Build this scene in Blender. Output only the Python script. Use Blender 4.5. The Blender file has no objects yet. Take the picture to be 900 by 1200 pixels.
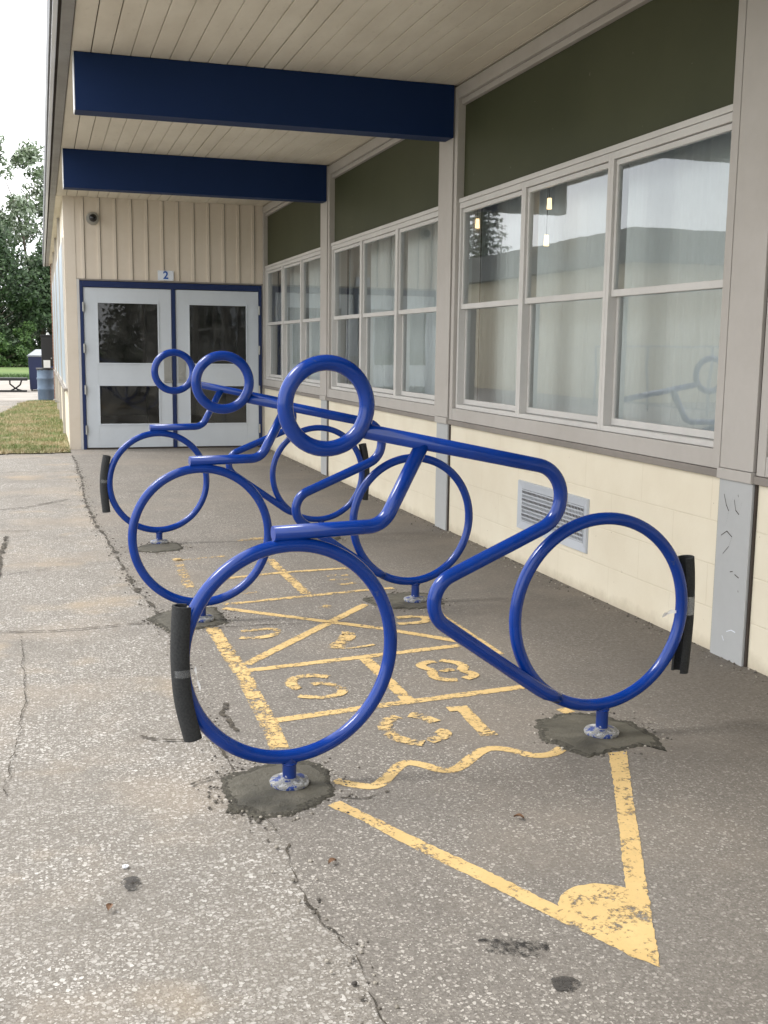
import bpy, bmesh, math, random
from mathutils import Vector, Matrix, noise
random.seed(7)
R = math.radians
scn = bpy.context.scene
col = scn.collection
W = 2.86      # plane of the window wall
D = 14.62     # plane of the door wall

# ------------------------------------------------------------------ materials
def srgb(r, g, b):
    f = lambda c: (c/255/12.92) if c/255 <= .04045 else ((c/255+.055)/1.055)**2.4
    return (f(r), f(g), f(b), 1)

class NT:
    def __init__(s, name):
        s.m = bpy.data.materials.new(name); s.m.use_nodes = True
        s.t = s.m.node_tree; s.n = s.t.nodes
        s.p = s.n['Principled BSDF']; s.out = s.n['Material Output']
    def new(s, typ, **kw):
        n = s.n.new(typ)
        for k, v in kw.items():
            if k.startswith('i_'):
                n.inputs[k[2:].replace('_', ' ')].default_value = v
            else: setattr(n, k, v)
        return n
    def link(s, a, b): s.t.links.new(a, b)
    def coord(s, scale=None):
        tc = s.new('ShaderNodeTexCoord')
        if scale is None: return tc.outputs['Object']
        mp = s.new('ShaderNodeMapping'); mp.inputs['Scale'].default_value = scale
        s.link(tc.outputs['Object'], mp.inputs['Vector']); return mp.outputs[0]
    def noise(s, scale, detail=4, rough=.55, co=None, dist=0):
        n = s.new('ShaderNodeTexNoise'); n.inputs['Scale'].default_value = scale
        n.inputs['Detail'].default_value = detail; n.inputs['Roughness'].default_value = rough
        n.inputs['Distortion'].default_value = dist
        s.link(co if co is not None else s.coord(), n.inputs['Vector']); return n.outputs['Fac']
    def ramp(s, fac, stops, interp='LINEAR'):
        r = s.new('ShaderNodeValToRGB'); r.color_ramp.interpolation = interp
        e = r.color_ramp.elements
        while len(e) < len(stops): e.new(.5)
        for el, (p, c) in zip(e, stops):
            el.position = p; el.color = c if len(c) == 4 else (*c, 1)
        s.link(fac, r.inputs[0]); return r.outputs[0]
    def mix(s, fac, a, b, mode='MIX'):
        m = s.new('ShaderNodeMix'); m.data_type = 'RGBA'; m.blend_type = mode
        for sock, v in ((m.inputs[0], fac), (m.inputs[6], a), (m.inputs[7], b)):
            if hasattr(v, 'links') or isinstance(v, bpy.types.NodeSocket): s.link(v, sock)
            else: sock.default_value = v
        return m.outputs[2]
    def math(s, op, a, b=0, c=None):
        m = s.new('ShaderNodeMath'); m.operation = op
        vs = [a, b] + ([c] if c is not None else [])
        for i, v in enumerate(vs):
            if isinstance(v, bpy.types.NodeSocket): s.link(v, m.inputs[i])
            else: m.inputs[i].default_value = v
        return m.outputs[0]
    def bump(s, h, strength=.3, dist=.01, prev=None):
        b = s.new('ShaderNodeBump'); b.inputs['Strength'].default_value = strength
        b.inputs['Distance'].default_value = dist
        s.link(h, b.inputs['Height'])
        if prev is not None: s.link(prev, b.inputs['Normal'])
        s.link(b.outputs[0], s.p.inputs['Normal']); return b.outputs[0]
    def base(s, c):
        i = s.p.inputs['Base Color']
        if isinstance(c, bpy.types.NodeSocket): s.link(c, i)
        else: i.default_value = c
    def rough(s, v):
        i = s.p.inputs['Roughness']
        if isinstance(v, bpy.types.NodeSocket): s.link(v, i)
        else: i.default_value = v

def g(v, a=1): return (v, v, v, a)
BW = lambda lo, hi: [(lo, g(0)), (hi, g(1))]

def painted(name, c, rough=.5, dirt=.12, bump=.15, grain=30, dirtc=None):
    """painted wood or metal with uneven tone, brush marks and grime"""
    t = NT(name)
    d = dirtc or tuple(x*.45 for x in c[:3])+(1,)
    n1 = t.noise(2.2, 6, .65); n2 = t.noise(grain, 3)
    f = t.math('MULTIPLY', t.ramp(n1, BW(.42, .75)), dirt*2.2)
    c1 = t.mix(f, c, d)
    c2 = t.mix(t.math('MULTIPLY', t.ramp(n2, BW(.35, .7)), dirt*.5), c1, d)
    t.base(c2); t.rough(t.math('ADD', t.math('MULTIPLY', n1, .25), rough-.12))
    t.bump(n2, bump, .003)
    return t.m

def cloudy_asphalt(name, chips, chipsize, dark, mid, light, sand, chipc, sheltered=False):
    t = NT(name)
    co = t.coord()
    base = t.ramp(t.noise(140, 3, .7, co), [(.3, dark), (.55, mid), (.75, light)])
    # stone chips of two sizes, each cell its own tone
    last = base; hs = None
    dens = t.ramp(t.noise(1.7, 4, .65, co), [(.36, g(.42)), (.58, g(.95))])
    wob = t.new('ShaderNodeTexNoise'); wob.inputs['Scale'].default_value = chipsize*1.3; wob.inputs['Detail'].default_value = 1; t.link(co, wob.inputs['Vector'])
    va = t.new('ShaderNodeVectorMath'); va.operation = 'MULTIPLY_ADD'
    t.link(wob.outputs['Color'], va.inputs[0]); va.inputs[1].default_value = (.8/chipsize,)*3; t.link(co, va.inputs[2])
    for sc, thr, rad in ((chipsize*1.9, chips*.9, .42), (chipsize, chips, .36)):
        v = t.new('ShaderNodeTexVoronoi'); v.inputs['Scale'].default_value = sc; t.link(va.outputs[0], v.inputs['Vector']); v.voronoi_dimensions = '2D'
        sep = t.new('ShaderNodeSeparateColor'); t.link(v.outputs['Color'], sep.inputs[0])
        on = t.math('LESS_THAN', sep.outputs[0], thr)
        rr = t.math('ADD', t.math('MULTIPLY', sep.outputs[1], rad), .14)
        m = t.math('MULTIPLY', on, t.math('LESS_THAN', v.outputs['Distance'], rr))
        cc = t.ramp(sep.outputs[2], chipc)
        last = t.mix(t.math('MULTIPLY', m, dens), last, cc)
        hs = m
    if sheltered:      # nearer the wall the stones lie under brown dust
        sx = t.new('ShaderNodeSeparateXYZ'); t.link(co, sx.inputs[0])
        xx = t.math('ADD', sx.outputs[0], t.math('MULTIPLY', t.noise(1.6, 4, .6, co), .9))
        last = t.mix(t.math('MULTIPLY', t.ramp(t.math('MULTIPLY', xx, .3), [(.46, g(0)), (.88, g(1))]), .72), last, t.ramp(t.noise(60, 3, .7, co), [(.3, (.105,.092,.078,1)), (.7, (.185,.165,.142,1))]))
    else:
        n3 = t.noise(1.35, 3, .55, co); n4 = t.noise(.55, 5, .6, co)
        last = t.mix(t.math('MULTIPLY', t.ramp(n3, BW(.58, .70)), .50), last, (.40,.315,.215,1))
        last = t.mix(t.math('MULTIPLY', t.ramp(n4, BW(.54, .68)), .30), last, (.135,.126,.116,1))
    # broad dusty and darker areas
    n1 = t.noise(.9, 5, .6, co); n2 = t.noise(3.1, 4, .6, co)
    last = t.mix(t.math('MULTIPLY', t.ramp(n1, BW(.5, .72)), .55), last, sand)
    last = t.mix(t.math('MULTIPLY', t.ramp(n2, BW(.55, .8)), .45), last, dark)
    t.base(last); t.rough(.9)
    t.p.inputs['Specular IOR Level'].default_value = .3
    h = t.math('ADD', t.math('MULTIPLY', hs, .6), t.noise(200, 2, .7, co))
    t.bump(h, .55, .004)
    return t.m

M = {}
M['asphalt_old'] = cloudy_asphalt('old_asphalt', .66, 76, (.125,.113,.098,1), (.225,.206,.181,1), (.335,.308,.273,1), (.37,.305,.235,1),
    [(0, (.20,.186,.168,1)), (.4, (.34,.32,.292,1)), (.82, (.47,.45,.418,1)), (1, (.60,.58,.55,1))])
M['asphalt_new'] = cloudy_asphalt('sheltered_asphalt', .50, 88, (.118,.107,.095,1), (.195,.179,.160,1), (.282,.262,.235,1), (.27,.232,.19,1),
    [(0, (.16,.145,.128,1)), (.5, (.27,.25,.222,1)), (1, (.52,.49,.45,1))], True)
t = NT('concrete_pad'); n = t.noise(1.1, 7, .6)
t.base(t.ramp(n, [(.3, (.24,.215,.185,1)), (.7, (.36,.335,.30,1))])); t.rough(.9); M['pad'] = t.m

t = NT('wet_concrete'); co = t.coord(); n = t.noise(9, 8, .6, co, .6)
t.base(t.ramp(n, [(.3, (.060,.056,.042,1)), (.55, (.100,.092,.070,1)), (.8, (.145,.133,.105,1))]))
w_ = t.new('ShaderNodeTexWave'); w_.wave_type = 'RINGS'; w_.inputs['Scale'].default_value = 5; w_.inputs['Distortion'].default_value = 9
w_.inputs['Detail'].default_value = 4; t.link(co, w_.inputs['Vector'])
t.rough(.62); b1 = t.bump(w_.outputs['Fac'], .5, .006); t.bump(t.noise(45, 7, .75, co), .9, .010, b1)
M['wet'] = t.m
t = NT('crumbly_rim'); t.base(t.ramp(t.noise(70, 5, .75), [(.35, (.022,.020,.015,1)), (.6, (.085,.078,.06,1)), (.75, (.14,.13,.105,1))])); t.rough(.95); t.bump(t.noise(90, 4, .7), .9, .008); M['rim'] = t.m

t = NT('crack_dirt'); t.base(t.ramp(t.noise(40, 5), [(.3, (.03,.027,.022,1)), (.7, (.10,.085,.065,1))])); t.rough(1)
a = t.ramp(t.noise(28, 5, .7), BW(.40, .52)); t.link(a, t.p.inputs['Alpha']); M['crack'] = t.m
t = NT('tar_stain'); t.base((.018,.017,.016,1)); t.rough(.75)
a = t.ramp(t.noise(38, 6, .75), BW(.47, .6)); t.link(a, t.p.inputs['Alpha']); M['stain'] = t.m
t = NT('dark_oil'); t.base((.05,.046,.042,1)); t.rough(.8)
a = t.ramp(t.noise(60, 5, .75), BW(.40, .52)); t.link(a, t.p.inputs['Alpha']); M['spot'] = t.m

def marking(name, wear):
    t = NT(name); co = t.coord()
    c = t.ramp(t.noise(6, 5, .6, co), [(.3, (.57,.395,.165,1)), (.7, (.66,.475,.215,1))])
    dirt = t.ramp(t.noise(90, 4, .7, co), BW(.5, .75))
    t.base(t.mix(t.math('MULTIPLY', dirt, .35), c, (.34,.26,.15,1))); t.rough(.75)
    v = t.new('ShaderNodeTexVoronoi'); v.inputs['Scale'].default_value = 70; t.link(co, v.inputs['Vector'])
    n1 = t.noise(70, 4, .7, co); n2 = t.noise(11, 4, .65, co)
    s = t.math('ADD', t.math('MULTIPLY', n1, .55), t.math('MULTIPLY', n2, .45))
    s = t.math('ADD', s, t.math('MULTIPLY', v.outputs['Distance'], -.06))
    at = t.new('ShaderNodeAttribute'); at.attribute_name = 'inner'
    s = t.math('ADD', s, t.math('MULTIPLY', t.math('MINIMUM', t.math('MULTIPLY', at.outputs['Fac'], 2.2), 1), .05))
    s = t.math('SUBTRACT', s, .05)
    a = t.ramp(s, BW(wear-.03, wear+.06)); t.link(a, t.p.inputs['Alpha'])
    return t.m
M['mark'] = marking('yellow_marking', .385)
M['mark_worn'] = marking('worn_yellow_marking', .428)
M['mark_faint'] = marking('faint_yellow_marking', .475)

t = NT('blue_gloss_paint'); n = t.noise(14, 5)
c = t.mix(t.ramp(n, BW(.35, .75)), (.0012,.030,.215,1), (.002,.038,.26,1))
c = t.mix(t.math('MULTIPLY', t.ramp(t.noise(21, 6, .8), BW(.63, .67)), .45), c, (.06,.085,.17,1))
c = t.mix(t.math('MULTIPLY', t.ramp(t.noise(4, 6, .7), BW(.5, .8)), .25), c, (.03,.05,.12,1))
t.base(c)
t.rough(t.math('ADD', t.math('MULTIPLY', t.noise(30, 4), .12), .10))
t.p.inputs['Specular IOR Level'].default_value = .42
t.bump(t.noise(55, 3), .06, .002); M['blue'] = t.m
t = NT('chipped_flange'); n = t.noise(28, 6, .7)
t.base(t.ramp(n, [(.44, (.003,.03,.18,1)), (.47, (.30,.30,.29,1)), (.54, (.16,.155,.14,1)), (.58, (.46,.47,.48,1))])); t.rough(.5); t.bump(n, .5, .004); M['flange'] = t.m
t = NT('post_foot_paint')
sepx = t.new('ShaderNodeSeparateXYZ'); t.link(t.coord(), sepx.inputs[0])
hh = t.math('SUBTRACT', t.math('ADD', t.math('MULTIPLY', t.noise(45, 5, .7), .10), 0), sepx.outputs[2])
t.base(t.ramp(t.math('MULTIPLY', t.math('ADD', hh, .0), 12), [(.22, (.003,.028,.175,1)), (.28, (.45,.45,.45,1))])); t.rough(.35); M['foot'] = t.m
t = NT('black_foam'); n = t.noise(160, 3); t.base(t.ramp(n, [(.3, (.010,.011,.012,1)), (.75, (.030,.032,.033,1))])); t.rough(.85); t.bump(n, .4, .002); M['foam'] = t.m
t = NT('clear_tape'); t.base((.75,.77,.78,1)); t.rough(.25); t.p.inputs['Alpha'].default_value = .10; t.bump(t.noise(60, 4), .7, .004); M['tape'] = t.m
t = NT('wrapped_tape'); t.base((.75,.77,.78,1)); t.rough(.2); t.p.inputs['Alpha'].default_value = .30; t.bump(t.noise(60, 4), .9, .005); M['tape2'] = t.m
t = NT('tape_end'); t.base((.8,.8,.79,1)); t.rough(.4); t.p.inputs['Alpha'].default_value = .8; M['tape_end'] = t.m

M['navy'] = painted('navy_beam_paint', (.0018,.0175,.078,1), .6, .07, .12, 12, (.005,.02,.055,1)); M['navy'].node_tree.nodes['Principled BSDF'].inputs['Specular IOR Level'].default_value = .25
M['door_navy'] = painted('navy_frame_paint', (.003,.017,.085,1), .4, .08)
M['grey_trim'] = painted('grey_trim_paint', (.435,.41,.38,1), .5, .10, .12, 25, (.22,.19,.155,1))
M['post_grey'] = painted('pier_grey_paint', (.42,.43,.43,1), .5, .08, .1, 22)
M['sash'] = painted('sash_aluminium', (.58,.565,.54,1), .42, .10, .1)
M['sill'] = painted('weathered_sill', (.24,.215,.19,1), .6, .2, .2)
M['door'] = painted('white_door_paint', (.56,.60,.64,1), .4, .06, .05)
M['metal'] = painted('brushed_metal', (.42,.42,.40,1), .35, .12); M['metal'].node_tree.nodes['Principled BSDF'].inputs['Metallic'].default_value = .7
M['white_metal'] = painted('white_fascia_metal', (.70,.72,.76,1), .35, .08)
M['dark_metal'] = painted('dark_fascia_metal', (.06,.062,.07,1), .5, .1)
M['fascia_grey'] = painted('grey_soffit_trim', (.26,.25,.23,1), .55, .2)
M['black_metal'] = painted('black_metal', (.012,.013,.014,1), .45, .1)
M['cream_board'] = painted('cream_board_paint', (.66,.585,.49,1), .55, .08, .15, 18, (.42,.33,.22,1))
M['vent'] = painted('vent_enamel', (.50,.53,.57,1), .4, .08)
M['gap'] = painted('dark_joint', (.05,.038,.03,1), .9, .2)
M['roof'] = painted('roof_felt', (.08,.08,.08,1), .9)

t = NT('soffit_boards_paint'); co = t.coord((1, .35, 1))
c = t.ramp(t.noise(3, 7, .6, co), [(.3, (.60,.545,.44,1)), (.7, (.75,.70,.585,1))])
c = t.mix(t.math('MULTIPLY', t.ramp(t.noise(25, 4, .6, co), BW(.6, .75)), .22), c, (.28,.22,.15,1))
t.base(c); t.rough(.6); t.bump(t.noise(45, 3, .6, co), .15, .003); M['soffit'] = t.m

t = NT('painted_block'); co = t.coord()
mp = t.new('ShaderNodeMapping'); mp.inputs['Rotation'].default_value = (R(90), 0, R(90)); t.link(co, mp.inputs['Vector'])
sx = t.new('ShaderNodeSeparateXYZ'); t.link(co, sx.inputs[0])
cx = t.new('ShaderNodeCombineXYZ'); t.link(sx.outputs[1], cx.inputs[0]); t.link(sx.outputs[2], cx.inputs[1])
br = t.new('ShaderNodeTexBrick'); br.inputs['Scale'].default_value = 1; br.inputs['Brick Width'].default_value = .6; br.inputs['Row Height'].default_value = .2
br.inputs['Mortar Size'].default_value = .004; br.inputs['Mortar Smooth'].default_value = .7; t.link(cx.outputs[0], br.inputs['Vector'])
n = t.noise(2.5, 6, .6, co)
c = t.mix(t.ramp(n, BW(.35, .7)), (.70,.63,.49,1), (.76,.70,.56,1))
c = t.mix(t.math('MULTIPLY', br.outputs['Fac'], .22), c, (.50,.42,.28,1))
spots = t.ramp(t.noise(42, 3, .5, co), BW(.735, .76)); c = t.mix(t.math('MULTIPLY', spots, .6), c, (.25,.19,.12,1))
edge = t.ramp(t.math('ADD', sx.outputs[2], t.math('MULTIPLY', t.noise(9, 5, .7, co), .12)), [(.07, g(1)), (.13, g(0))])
c = t.mix(t.math('MULTIPLY', edge, .45), c, (.34,.28,.19,1))  # dirt line at the wall foot, with contact shadow put into its tone
t.base(c); t.rough(.6); b1 = t.bump(t.math('SUBTRACT', 1, br.outputs['Fac']), .35, .004); t.bump(t.noise(70, 4, .6, co), .2, .003, b1)
M['block'] = t.m

t = NT('green_panel'); co = t.coord(); c = t.ramp(t.noise(1.3, 5, .6, co), [(.3, (.042,.048,.022,1)), (.7, (.054,.060,.029,1))])
sp = t.ramp(t.noise(24, 2, .5, co), BW(.745, .77)); t.base(t.mix(t.math('MULTIPLY', sp, .7), c, (.15,.15,.11,1))); t.rough(.55); t.p.inputs['Specular IOR Level'].default_value = .3; t.bump(t.noise(12, 3), .04, .003); M['green'] = t.m

def glass(name, ior, tint, wav=.02, film=.08):
    t = NT(name)
    fr = t.new('ShaderNodeFresnel'); fr.inputs['IOR'].default_value = ior
    bp = t.new('ShaderNodeBump'); bp.inputs['Strength'].default_value = wav; bp.inputs['Distance'].default_value = .02
    t.link(t.noise(2.2, 2), bp.inputs['Height'])
    gl = t.new('ShaderNodeBsdfGlossy'); gl.inputs['Roughness'].default_value = .012; gl.inputs['Color'].default_value = (.93,.96,1,1)
    t.link(bp.outputs[0], gl.inputs['Normal'])
    tr = t.new('ShaderNodeBsdfTransparent'); tr.inputs['Color'].default_value = tint
    df = t.new('ShaderNodeBsdfDiffuse'); df.inputs['Color'].default_value = (.5,.5,.46,1)
    m0 = t.new('ShaderNodeMixShader'); t.link(t.math('MULTIPLY', t.ramp(t.noise(5, 6, .7), BW(.3, .8)), film), m0.inputs[0])
    t.link(tr.outputs[0], m0.inputs[1]); t.link(df.outputs[0], m0.inputs[2])
    m1 = t.new('ShaderNodeMixShader'); t.link(fr.outputs[0], m1.inputs[0]); t.link(m0.outputs[0], m1.inputs[1]); t.link(gl.outputs[0], m1.inputs[2])
    t.link(m1.outputs[0], t.out.inputs[0]); t.n.remove(t.p)
    return t.m
M['glass'] = glass('window_glass', 1.95, (.95,.98,.97,1))
M['door_glass'] = glass('door_glass', 1.45, (.6,.62,.6,1), .05, .12)
t = NT('curtain_fabric'); t.base((.80,.83,.82,1)); t.rough(.9); M['curtain'] = t.m
t = NT('room_wall'); t.base((.22,.215,.195,1)); t.rough(.9); M['room'] = t.m
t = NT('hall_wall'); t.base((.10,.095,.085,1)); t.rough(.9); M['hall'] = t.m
t = NT('lamp_glow'); t.base((.9,.8,.6,1)); t.p.inputs['Emission Color'].default_value = (1,.72,.38,1); t.p.inputs['Emission Strength'].default_value = 1.1; M['lamp'] = t.m
t = NT('sign_blue'); t.base((.004,.09,.38,1)); t.rough(.5); M['sign_blue'] = t.m
t = NT('sign_white'); t.base((.72,.76,.82,1)); t.rough(.4); M['sign_white'] = t.m
t = NT('camera_dome'); t.base((.01,.01,.012,1)); t.rough(.08); M['dome'] = t.m

t = NT('brick'); co = t.coord(); sx = t.new('ShaderNodeSeparateXYZ'); t.link(co, sx.inputs[0])
cx = t.new('ShaderNodeCombineXYZ'); t.link(t.math('ADD', sx.outputs[0], sx.outputs[1]), cx.inputs[0]); t.link(sx.outputs[2], cx.inputs[1])
br = t.new('ShaderNodeTexBrick'); br.inputs['Scale'].default_value = 1; br.inputs['Brick Width'].default_value = .2; br.inputs['Row Height'].default_value = .075; br.inputs['Mortar Size'].default_value = .006
br.inputs['Color1'].default_value = (.24,.09,.05,1); br.inputs['Color2'].default_value = (.17,.06,.035,1); br.inputs['Mortar'].default_value = (.33,.29,.24,1)
t.link(cx.outputs[0], br.inputs['Vector']); t.base(br.outputs['Color']); t.rough(.9); M['brick'] = t.m
M['shade_panel'] = painted('pale_blue_window_blind', (.36,.43,.50,1), .35, .1, .05, 6)

def leafy(name, a, b, c, sc=1.5):
    t = NT(name); oi = t.new('ShaderNodeObjectInfo')
    geo = t.new('ShaderNodeNewGeometry')
    col_ = t.ramp(geo.outputs['Random Per Island'], [(0, a), (.5, b), (1, c)])
    t.base(col_); t.rough(.6); t.p.inputs['Specular IOR Level'].default_value = .35
    return t.m
M['grass_blade'] = leafy('dry_grass', (.10,.175,.045,1), (.26,.265,.12,1), (.52,.42,.27,1))
t = NT('verge_grass'); geo = t.new('ShaderNodeNewGeometry')
c1 = t.ramp(geo.outputs['Random Per Island'], [(0, (.09,.165,.04,1)), (.6, (.20,.25,.09,1)), (1, (.45,.38,.22,1))])
c2 = t.ramp(geo.outputs['Random Per Island'], [(0, (.26,.22,.11,1)), (.5, (.42,.34,.20,1)), (1, (.60,.50,.34,1))])
t.base(t.mix(t.ramp(t.noise(1.6, 6, .7), BW(.44, .60)), c1, c2)); t.rough(.7); M['grass_blade'] = t.m
M['leaf_light'] = leafy('poplar_leaves', (.06,.095,.045,1), (.14,.185,.10,1), (.36,.41,.33,1))
M['leaf_dark'] = leafy('dark_leaves', (.012,.030,.010,1), (.026,.055,.018,1), (.055,.095,.035,1))
M['leaf_shrub'] = leafy('shrub_leaves', (.02,.05,.012,1), (.045,.095,.022,1), (.09,.16,.04,1))
M['needle'] = leafy('spruce_needles', (.012,.03,.015,1), (.02,.045,.02,1), (.04,.07,.03,1))
t = NT('bark'); t.base(t.ramp(t.noise(9, 6), [(.3, (.05,.04,.03,1)), (.7, (.16,.13,.10,1))])); t.rough(.95); M['bark'] = t.m
t = NT('lawn'); co = t.coord(); c = t.ramp(t.noise(.35, 7, .65, co), [(.3, (.065,.12,.024,1)), (.5, (.10,.16,.036,1)), (.75, (.17,.20,.07,1))])
c = t.mix(t.math('MULTIPLY', t.ramp(t.noise(14, 4, .7, co), BW(.4, .7)), .35), c, (.06,.10,.02,1)); t.base(c); t.rough(1); M['lawn'] = t.m
t = NT('dry_turf_soil'); c = t.ramp(t.noise(5, 7, .7), [(.3, (.10,.115,.04,1)), (.55, (.24,.205,.11,1)), (.75, (.40,.33,.21,1))]); t.base(c); t.rough(1); t.bump(t.noise(40, 5), .7, .02); M['turf'] = t.m
t = NT('blue_plastic'); t.base(t.ramp(t.noise(4, 6), [(.3, (.09,.14,.21,1)), (.7, (.15,.21,.29,1))])); t.rough(.5); M['barrel'] = t.m
M['bin_navy'] = painted('bin_navy_paint', (.006,.014,.06,1), .45, .1)
M['lid_grey'] = painted('bin_lid_grey', (.22,.24,.26,1), .4, .1)
M['paper'] = painted('paper', (.75,.75,.73,1), .7, .03)
M['dried_leaf'] = painted('dried_leaf', (.16,.085,.045,1), .7, .2)
M['far_cream'] = painted('far_cream_wall', (.60,.52,.38,1), .8, .06, .05, 4)
M['far_dark'] = painted('far_dark_fascia', (.10,.10,.10,1), .7, .05)
M['galv'] = painted('galvanised', (.30,.31,.32,1), .5, .1)

# ------------------------------------------------------------------ helpers
def new_obj(name, bm, mat, parent=None, smooth=False, loc=None):
    me = bpy.data.meshes.new(name); bm.normal_update(); bm.to_mesh(me); bm.free()
    mats = mat if isinstance(mat, (list, tuple)) else [mat]
    for m_ in mats: me.materials.append(m_)
    if smooth: me.polygons.foreach_set('use_smooth', [True]*len(me.polygons))
    o = bpy.data.objects.new(name, me); col.objects.link(o)
    if parent: o.parent = parent
    if loc: o.location = loc
    return o
def tag(o, label=None, cat=None, group=None, kind=None):
    for k, v in (('label', label), ('category', cat), ('group', group), ('kind', kind)):
        if v: o[k] = v
    return o
def empty(name, loc=(0,0,0), rz=0):
    o = bpy.data.objects.new(name, None); col.objects.link(o); o.location = loc; o.rotation_euler = (0,0,rz)
    o.empty_display_size = .1; return o
def box(bm, x0, x1, y0, y1, z0, z1, bev=0):
    r = bmesh.ops.create_cube(bm, size=1)['verts']
    for v in r:
        v.co = Vector((x0+(v.co.x+.5)*(x1-x0), y0+(v.co.y+.5)*(y1-y0), z0+(v.co.z+.5)*(z1-z0)))
    if bev:
        es = list({e for v in r for e in v.link_edges})
        bmesh.ops.bevel(bm, geom=es, offset=bev, segments=2, profile=.6, affect='EDGES')
def bxo(name, parent, mat, *a, bev=0):
    bm = bmesh.new(); box(bm, *a, bev=bev); return new_obj(name, bm, mat, parent)
def sweep(bm, pts, rad, nrm, seg=20, closed=False, caps=True, prof=None):
    """sweep a circle or open/closed profile along a path lying in a plane with normal nrm"""
    nrm = Vector(nrm); n = len(pts); rings = []
    for i, p in enumerate(pts):
        p = Vector(p)
        if closed: tdir = Vector(pts[(i+1) % n]) - Vector(pts[i-1])
        else: tdir = Vector(pts[min(i+1, n-1)]) - Vector(pts[max(i-1, 0)])
        tdir.normalize(); side = tdir.cross(nrm).normalized()
        if prof: ring = [bm.verts.new(p + side*a + nrm*b) for a, b in prof]
        else: ring = [bm.verts.new(p + (side*math.cos(2*math.pi*k/seg) + nrm*math.sin(2*math.pi*k/seg))*(rad[i] if isinstance(rad, list) else rad)) for k in range(seg)]
        rings.append(ring)
    m = len(rings[0])
    for i in range(n if closed else n-1):
        A, B = rings[i], rings[(i+1) % n]
        for k in range(m): bm.faces.new((A[k], A[(k+1) % m], B[(k+1) % m], B[k]))
    if caps and not closed:
        bm.faces.new(rings[0]); bm.faces.new(rings[-1][::-1])
    bmesh.ops.recalc_face_normals(bm, faces=bm.faces)
def fillet(pts, rads, seg=14):
    """2-D polyline with rounded corners -> dense list"""
    out = [Vector(pts[0])]
    for i in range(1, len(pts)-1):
        P, A, B = Vector(pts[i]), Vector(pts[i-1]), Vector(pts[i+1])
        a = (A-P).normalized(); b = (B-P).normalized(); th = a.angle(b)
        d = rads[i-1]/math.tan(th/2); c = P + (a+b).normalized()*(rads[i-1]/math.sin(th/2))
        s, e = P+a*d-c, P+b*d-c
        for k in range(seg+1):
            f = k/seg; ang = s.angle_signed(e)*-1
            rot = Matrix.Rotation(ang*f, 2); out.append(c + rot @ s)
    out.append(Vector(pts[-1])); return out
def poly_sheet(name, pts, z, mat, parent=None, thick=0):
    bm = bmesh.new(); vs = [bm.verts.new((x, y, z)) for x, y in pts]
    f = bm.faces.new(vs)
    if f.normal.z < 0: f.normal_flip()
    bm.normal_update()
    if f.normal.z < 0: f.normal_flip()
    bmesh.ops.triangulate(bm, faces=bm.faces)
    return new_obj(name, bm, mat, parent)

# ------------------------------------------------------------------ ground
def flat(bm, x0, x1, y0, y1, z):
    vs = [bm.verts.new(c) for c in ((x0,y0,z),(x1,y0,z),(x1,y1,z),(x0,y1,z))]; bm.faces.new(vs)
bm = bmesh.new(); flat(bm, -600, 600, -300, 900, -.06); tag(new_obj('lawn', bm, M['lawn']), kind='structure')
bm = bmesh.new(); box(bm, -34, 3.2, -14, 44, -.3, 0); tag(new_obj('pavement', bm, M['asphalt_old']), kind='structure')
bm = bmesh.new(); flat(bm, -20, .35, 27.35, 43.6, .004); tag(new_obj('concrete_pad', bm, M['pad']), kind='structure')
bm = bmesh.new(); flat(bm, -120, 60, 48.6, 51.0, -.056); tag(new_obj('path', bm, M['pad']), kind='structure')

# seam between the old asphalt and the sheltered asphalt (X as a function of Y)
seam = [(-6,.72),(0,.70),(1.6,.655),(1.95,.612),(2.10,.628),(2.23,.633),(2.36,.576),(2.51,.578),(2.78,.592),(3.05,.56),(3.58,.524),(4.4,.53),(5.27,.54),(6.33,.45),(7.47,.411),(8.6,.35),(9.6,.325),(11,.345),(12.7,.347),(13.6,.33),(14.3,.32),(14.62,.32)]
def seam_x(y):
    for (a, xa), (b, xb) in zip(seam, seam[1:]):
        if a <= y <= b:
            f = (y-a)/(b-a); f = f*f*(3-2*f)
            return xa+(xb-xa)*f + .012*noise.noise(Vector((0, y*6, 3))) + .008*noise.noise(Vector((5, y*19, 3)))
    return seam[-1][1]
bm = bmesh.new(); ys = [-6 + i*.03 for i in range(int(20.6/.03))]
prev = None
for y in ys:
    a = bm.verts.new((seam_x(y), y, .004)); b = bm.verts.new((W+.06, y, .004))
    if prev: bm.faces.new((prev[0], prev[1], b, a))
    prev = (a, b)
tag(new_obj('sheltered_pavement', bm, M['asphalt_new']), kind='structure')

def crack(name, pts, w0, w1, z=.0075, seed=0, mat='crack'):
    bm = bmesh.new(); prev = None; k = 0
    P = [Vector(p) for p in pts]
    for a, b in zip(P, P[1:]):
        n = max(2, int((b-a).length/.015)); d = (b-a).normalized(); s = Vector((-d.y, d.x))
        for i in range(n):
            f = i/n; k += 1
            jit = noise.noise(Vector((k*.09, seed, 0)))*.022 + noise.noise(Vector((k*.31, seed, 7)))*.010
            wd = max(.0015, w0 + (w1-w0)*noise.noise(Vector((k*.13, seed, 4))) )
            c = a+(b-a)*f+s*jit
            v = (bm.verts.new((*(c-s*wd/2), z)), bm.verts.new((*(c+s*wd/2), z)))
            if prev: bm.faces.new((prev[0], v[0], v[1], prev[1]))
            prev = v
    bmesh.ops.recalc_face_normals(bm, faces=bm.faces)
    return tag(new_obj(name, bm, M[mat]), kind='structure')
crack('pavement_seam', [(seam_x(y), y) for y in [1.2+i*.12 for i in range(14)]], .004, .022, seed=1)
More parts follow.
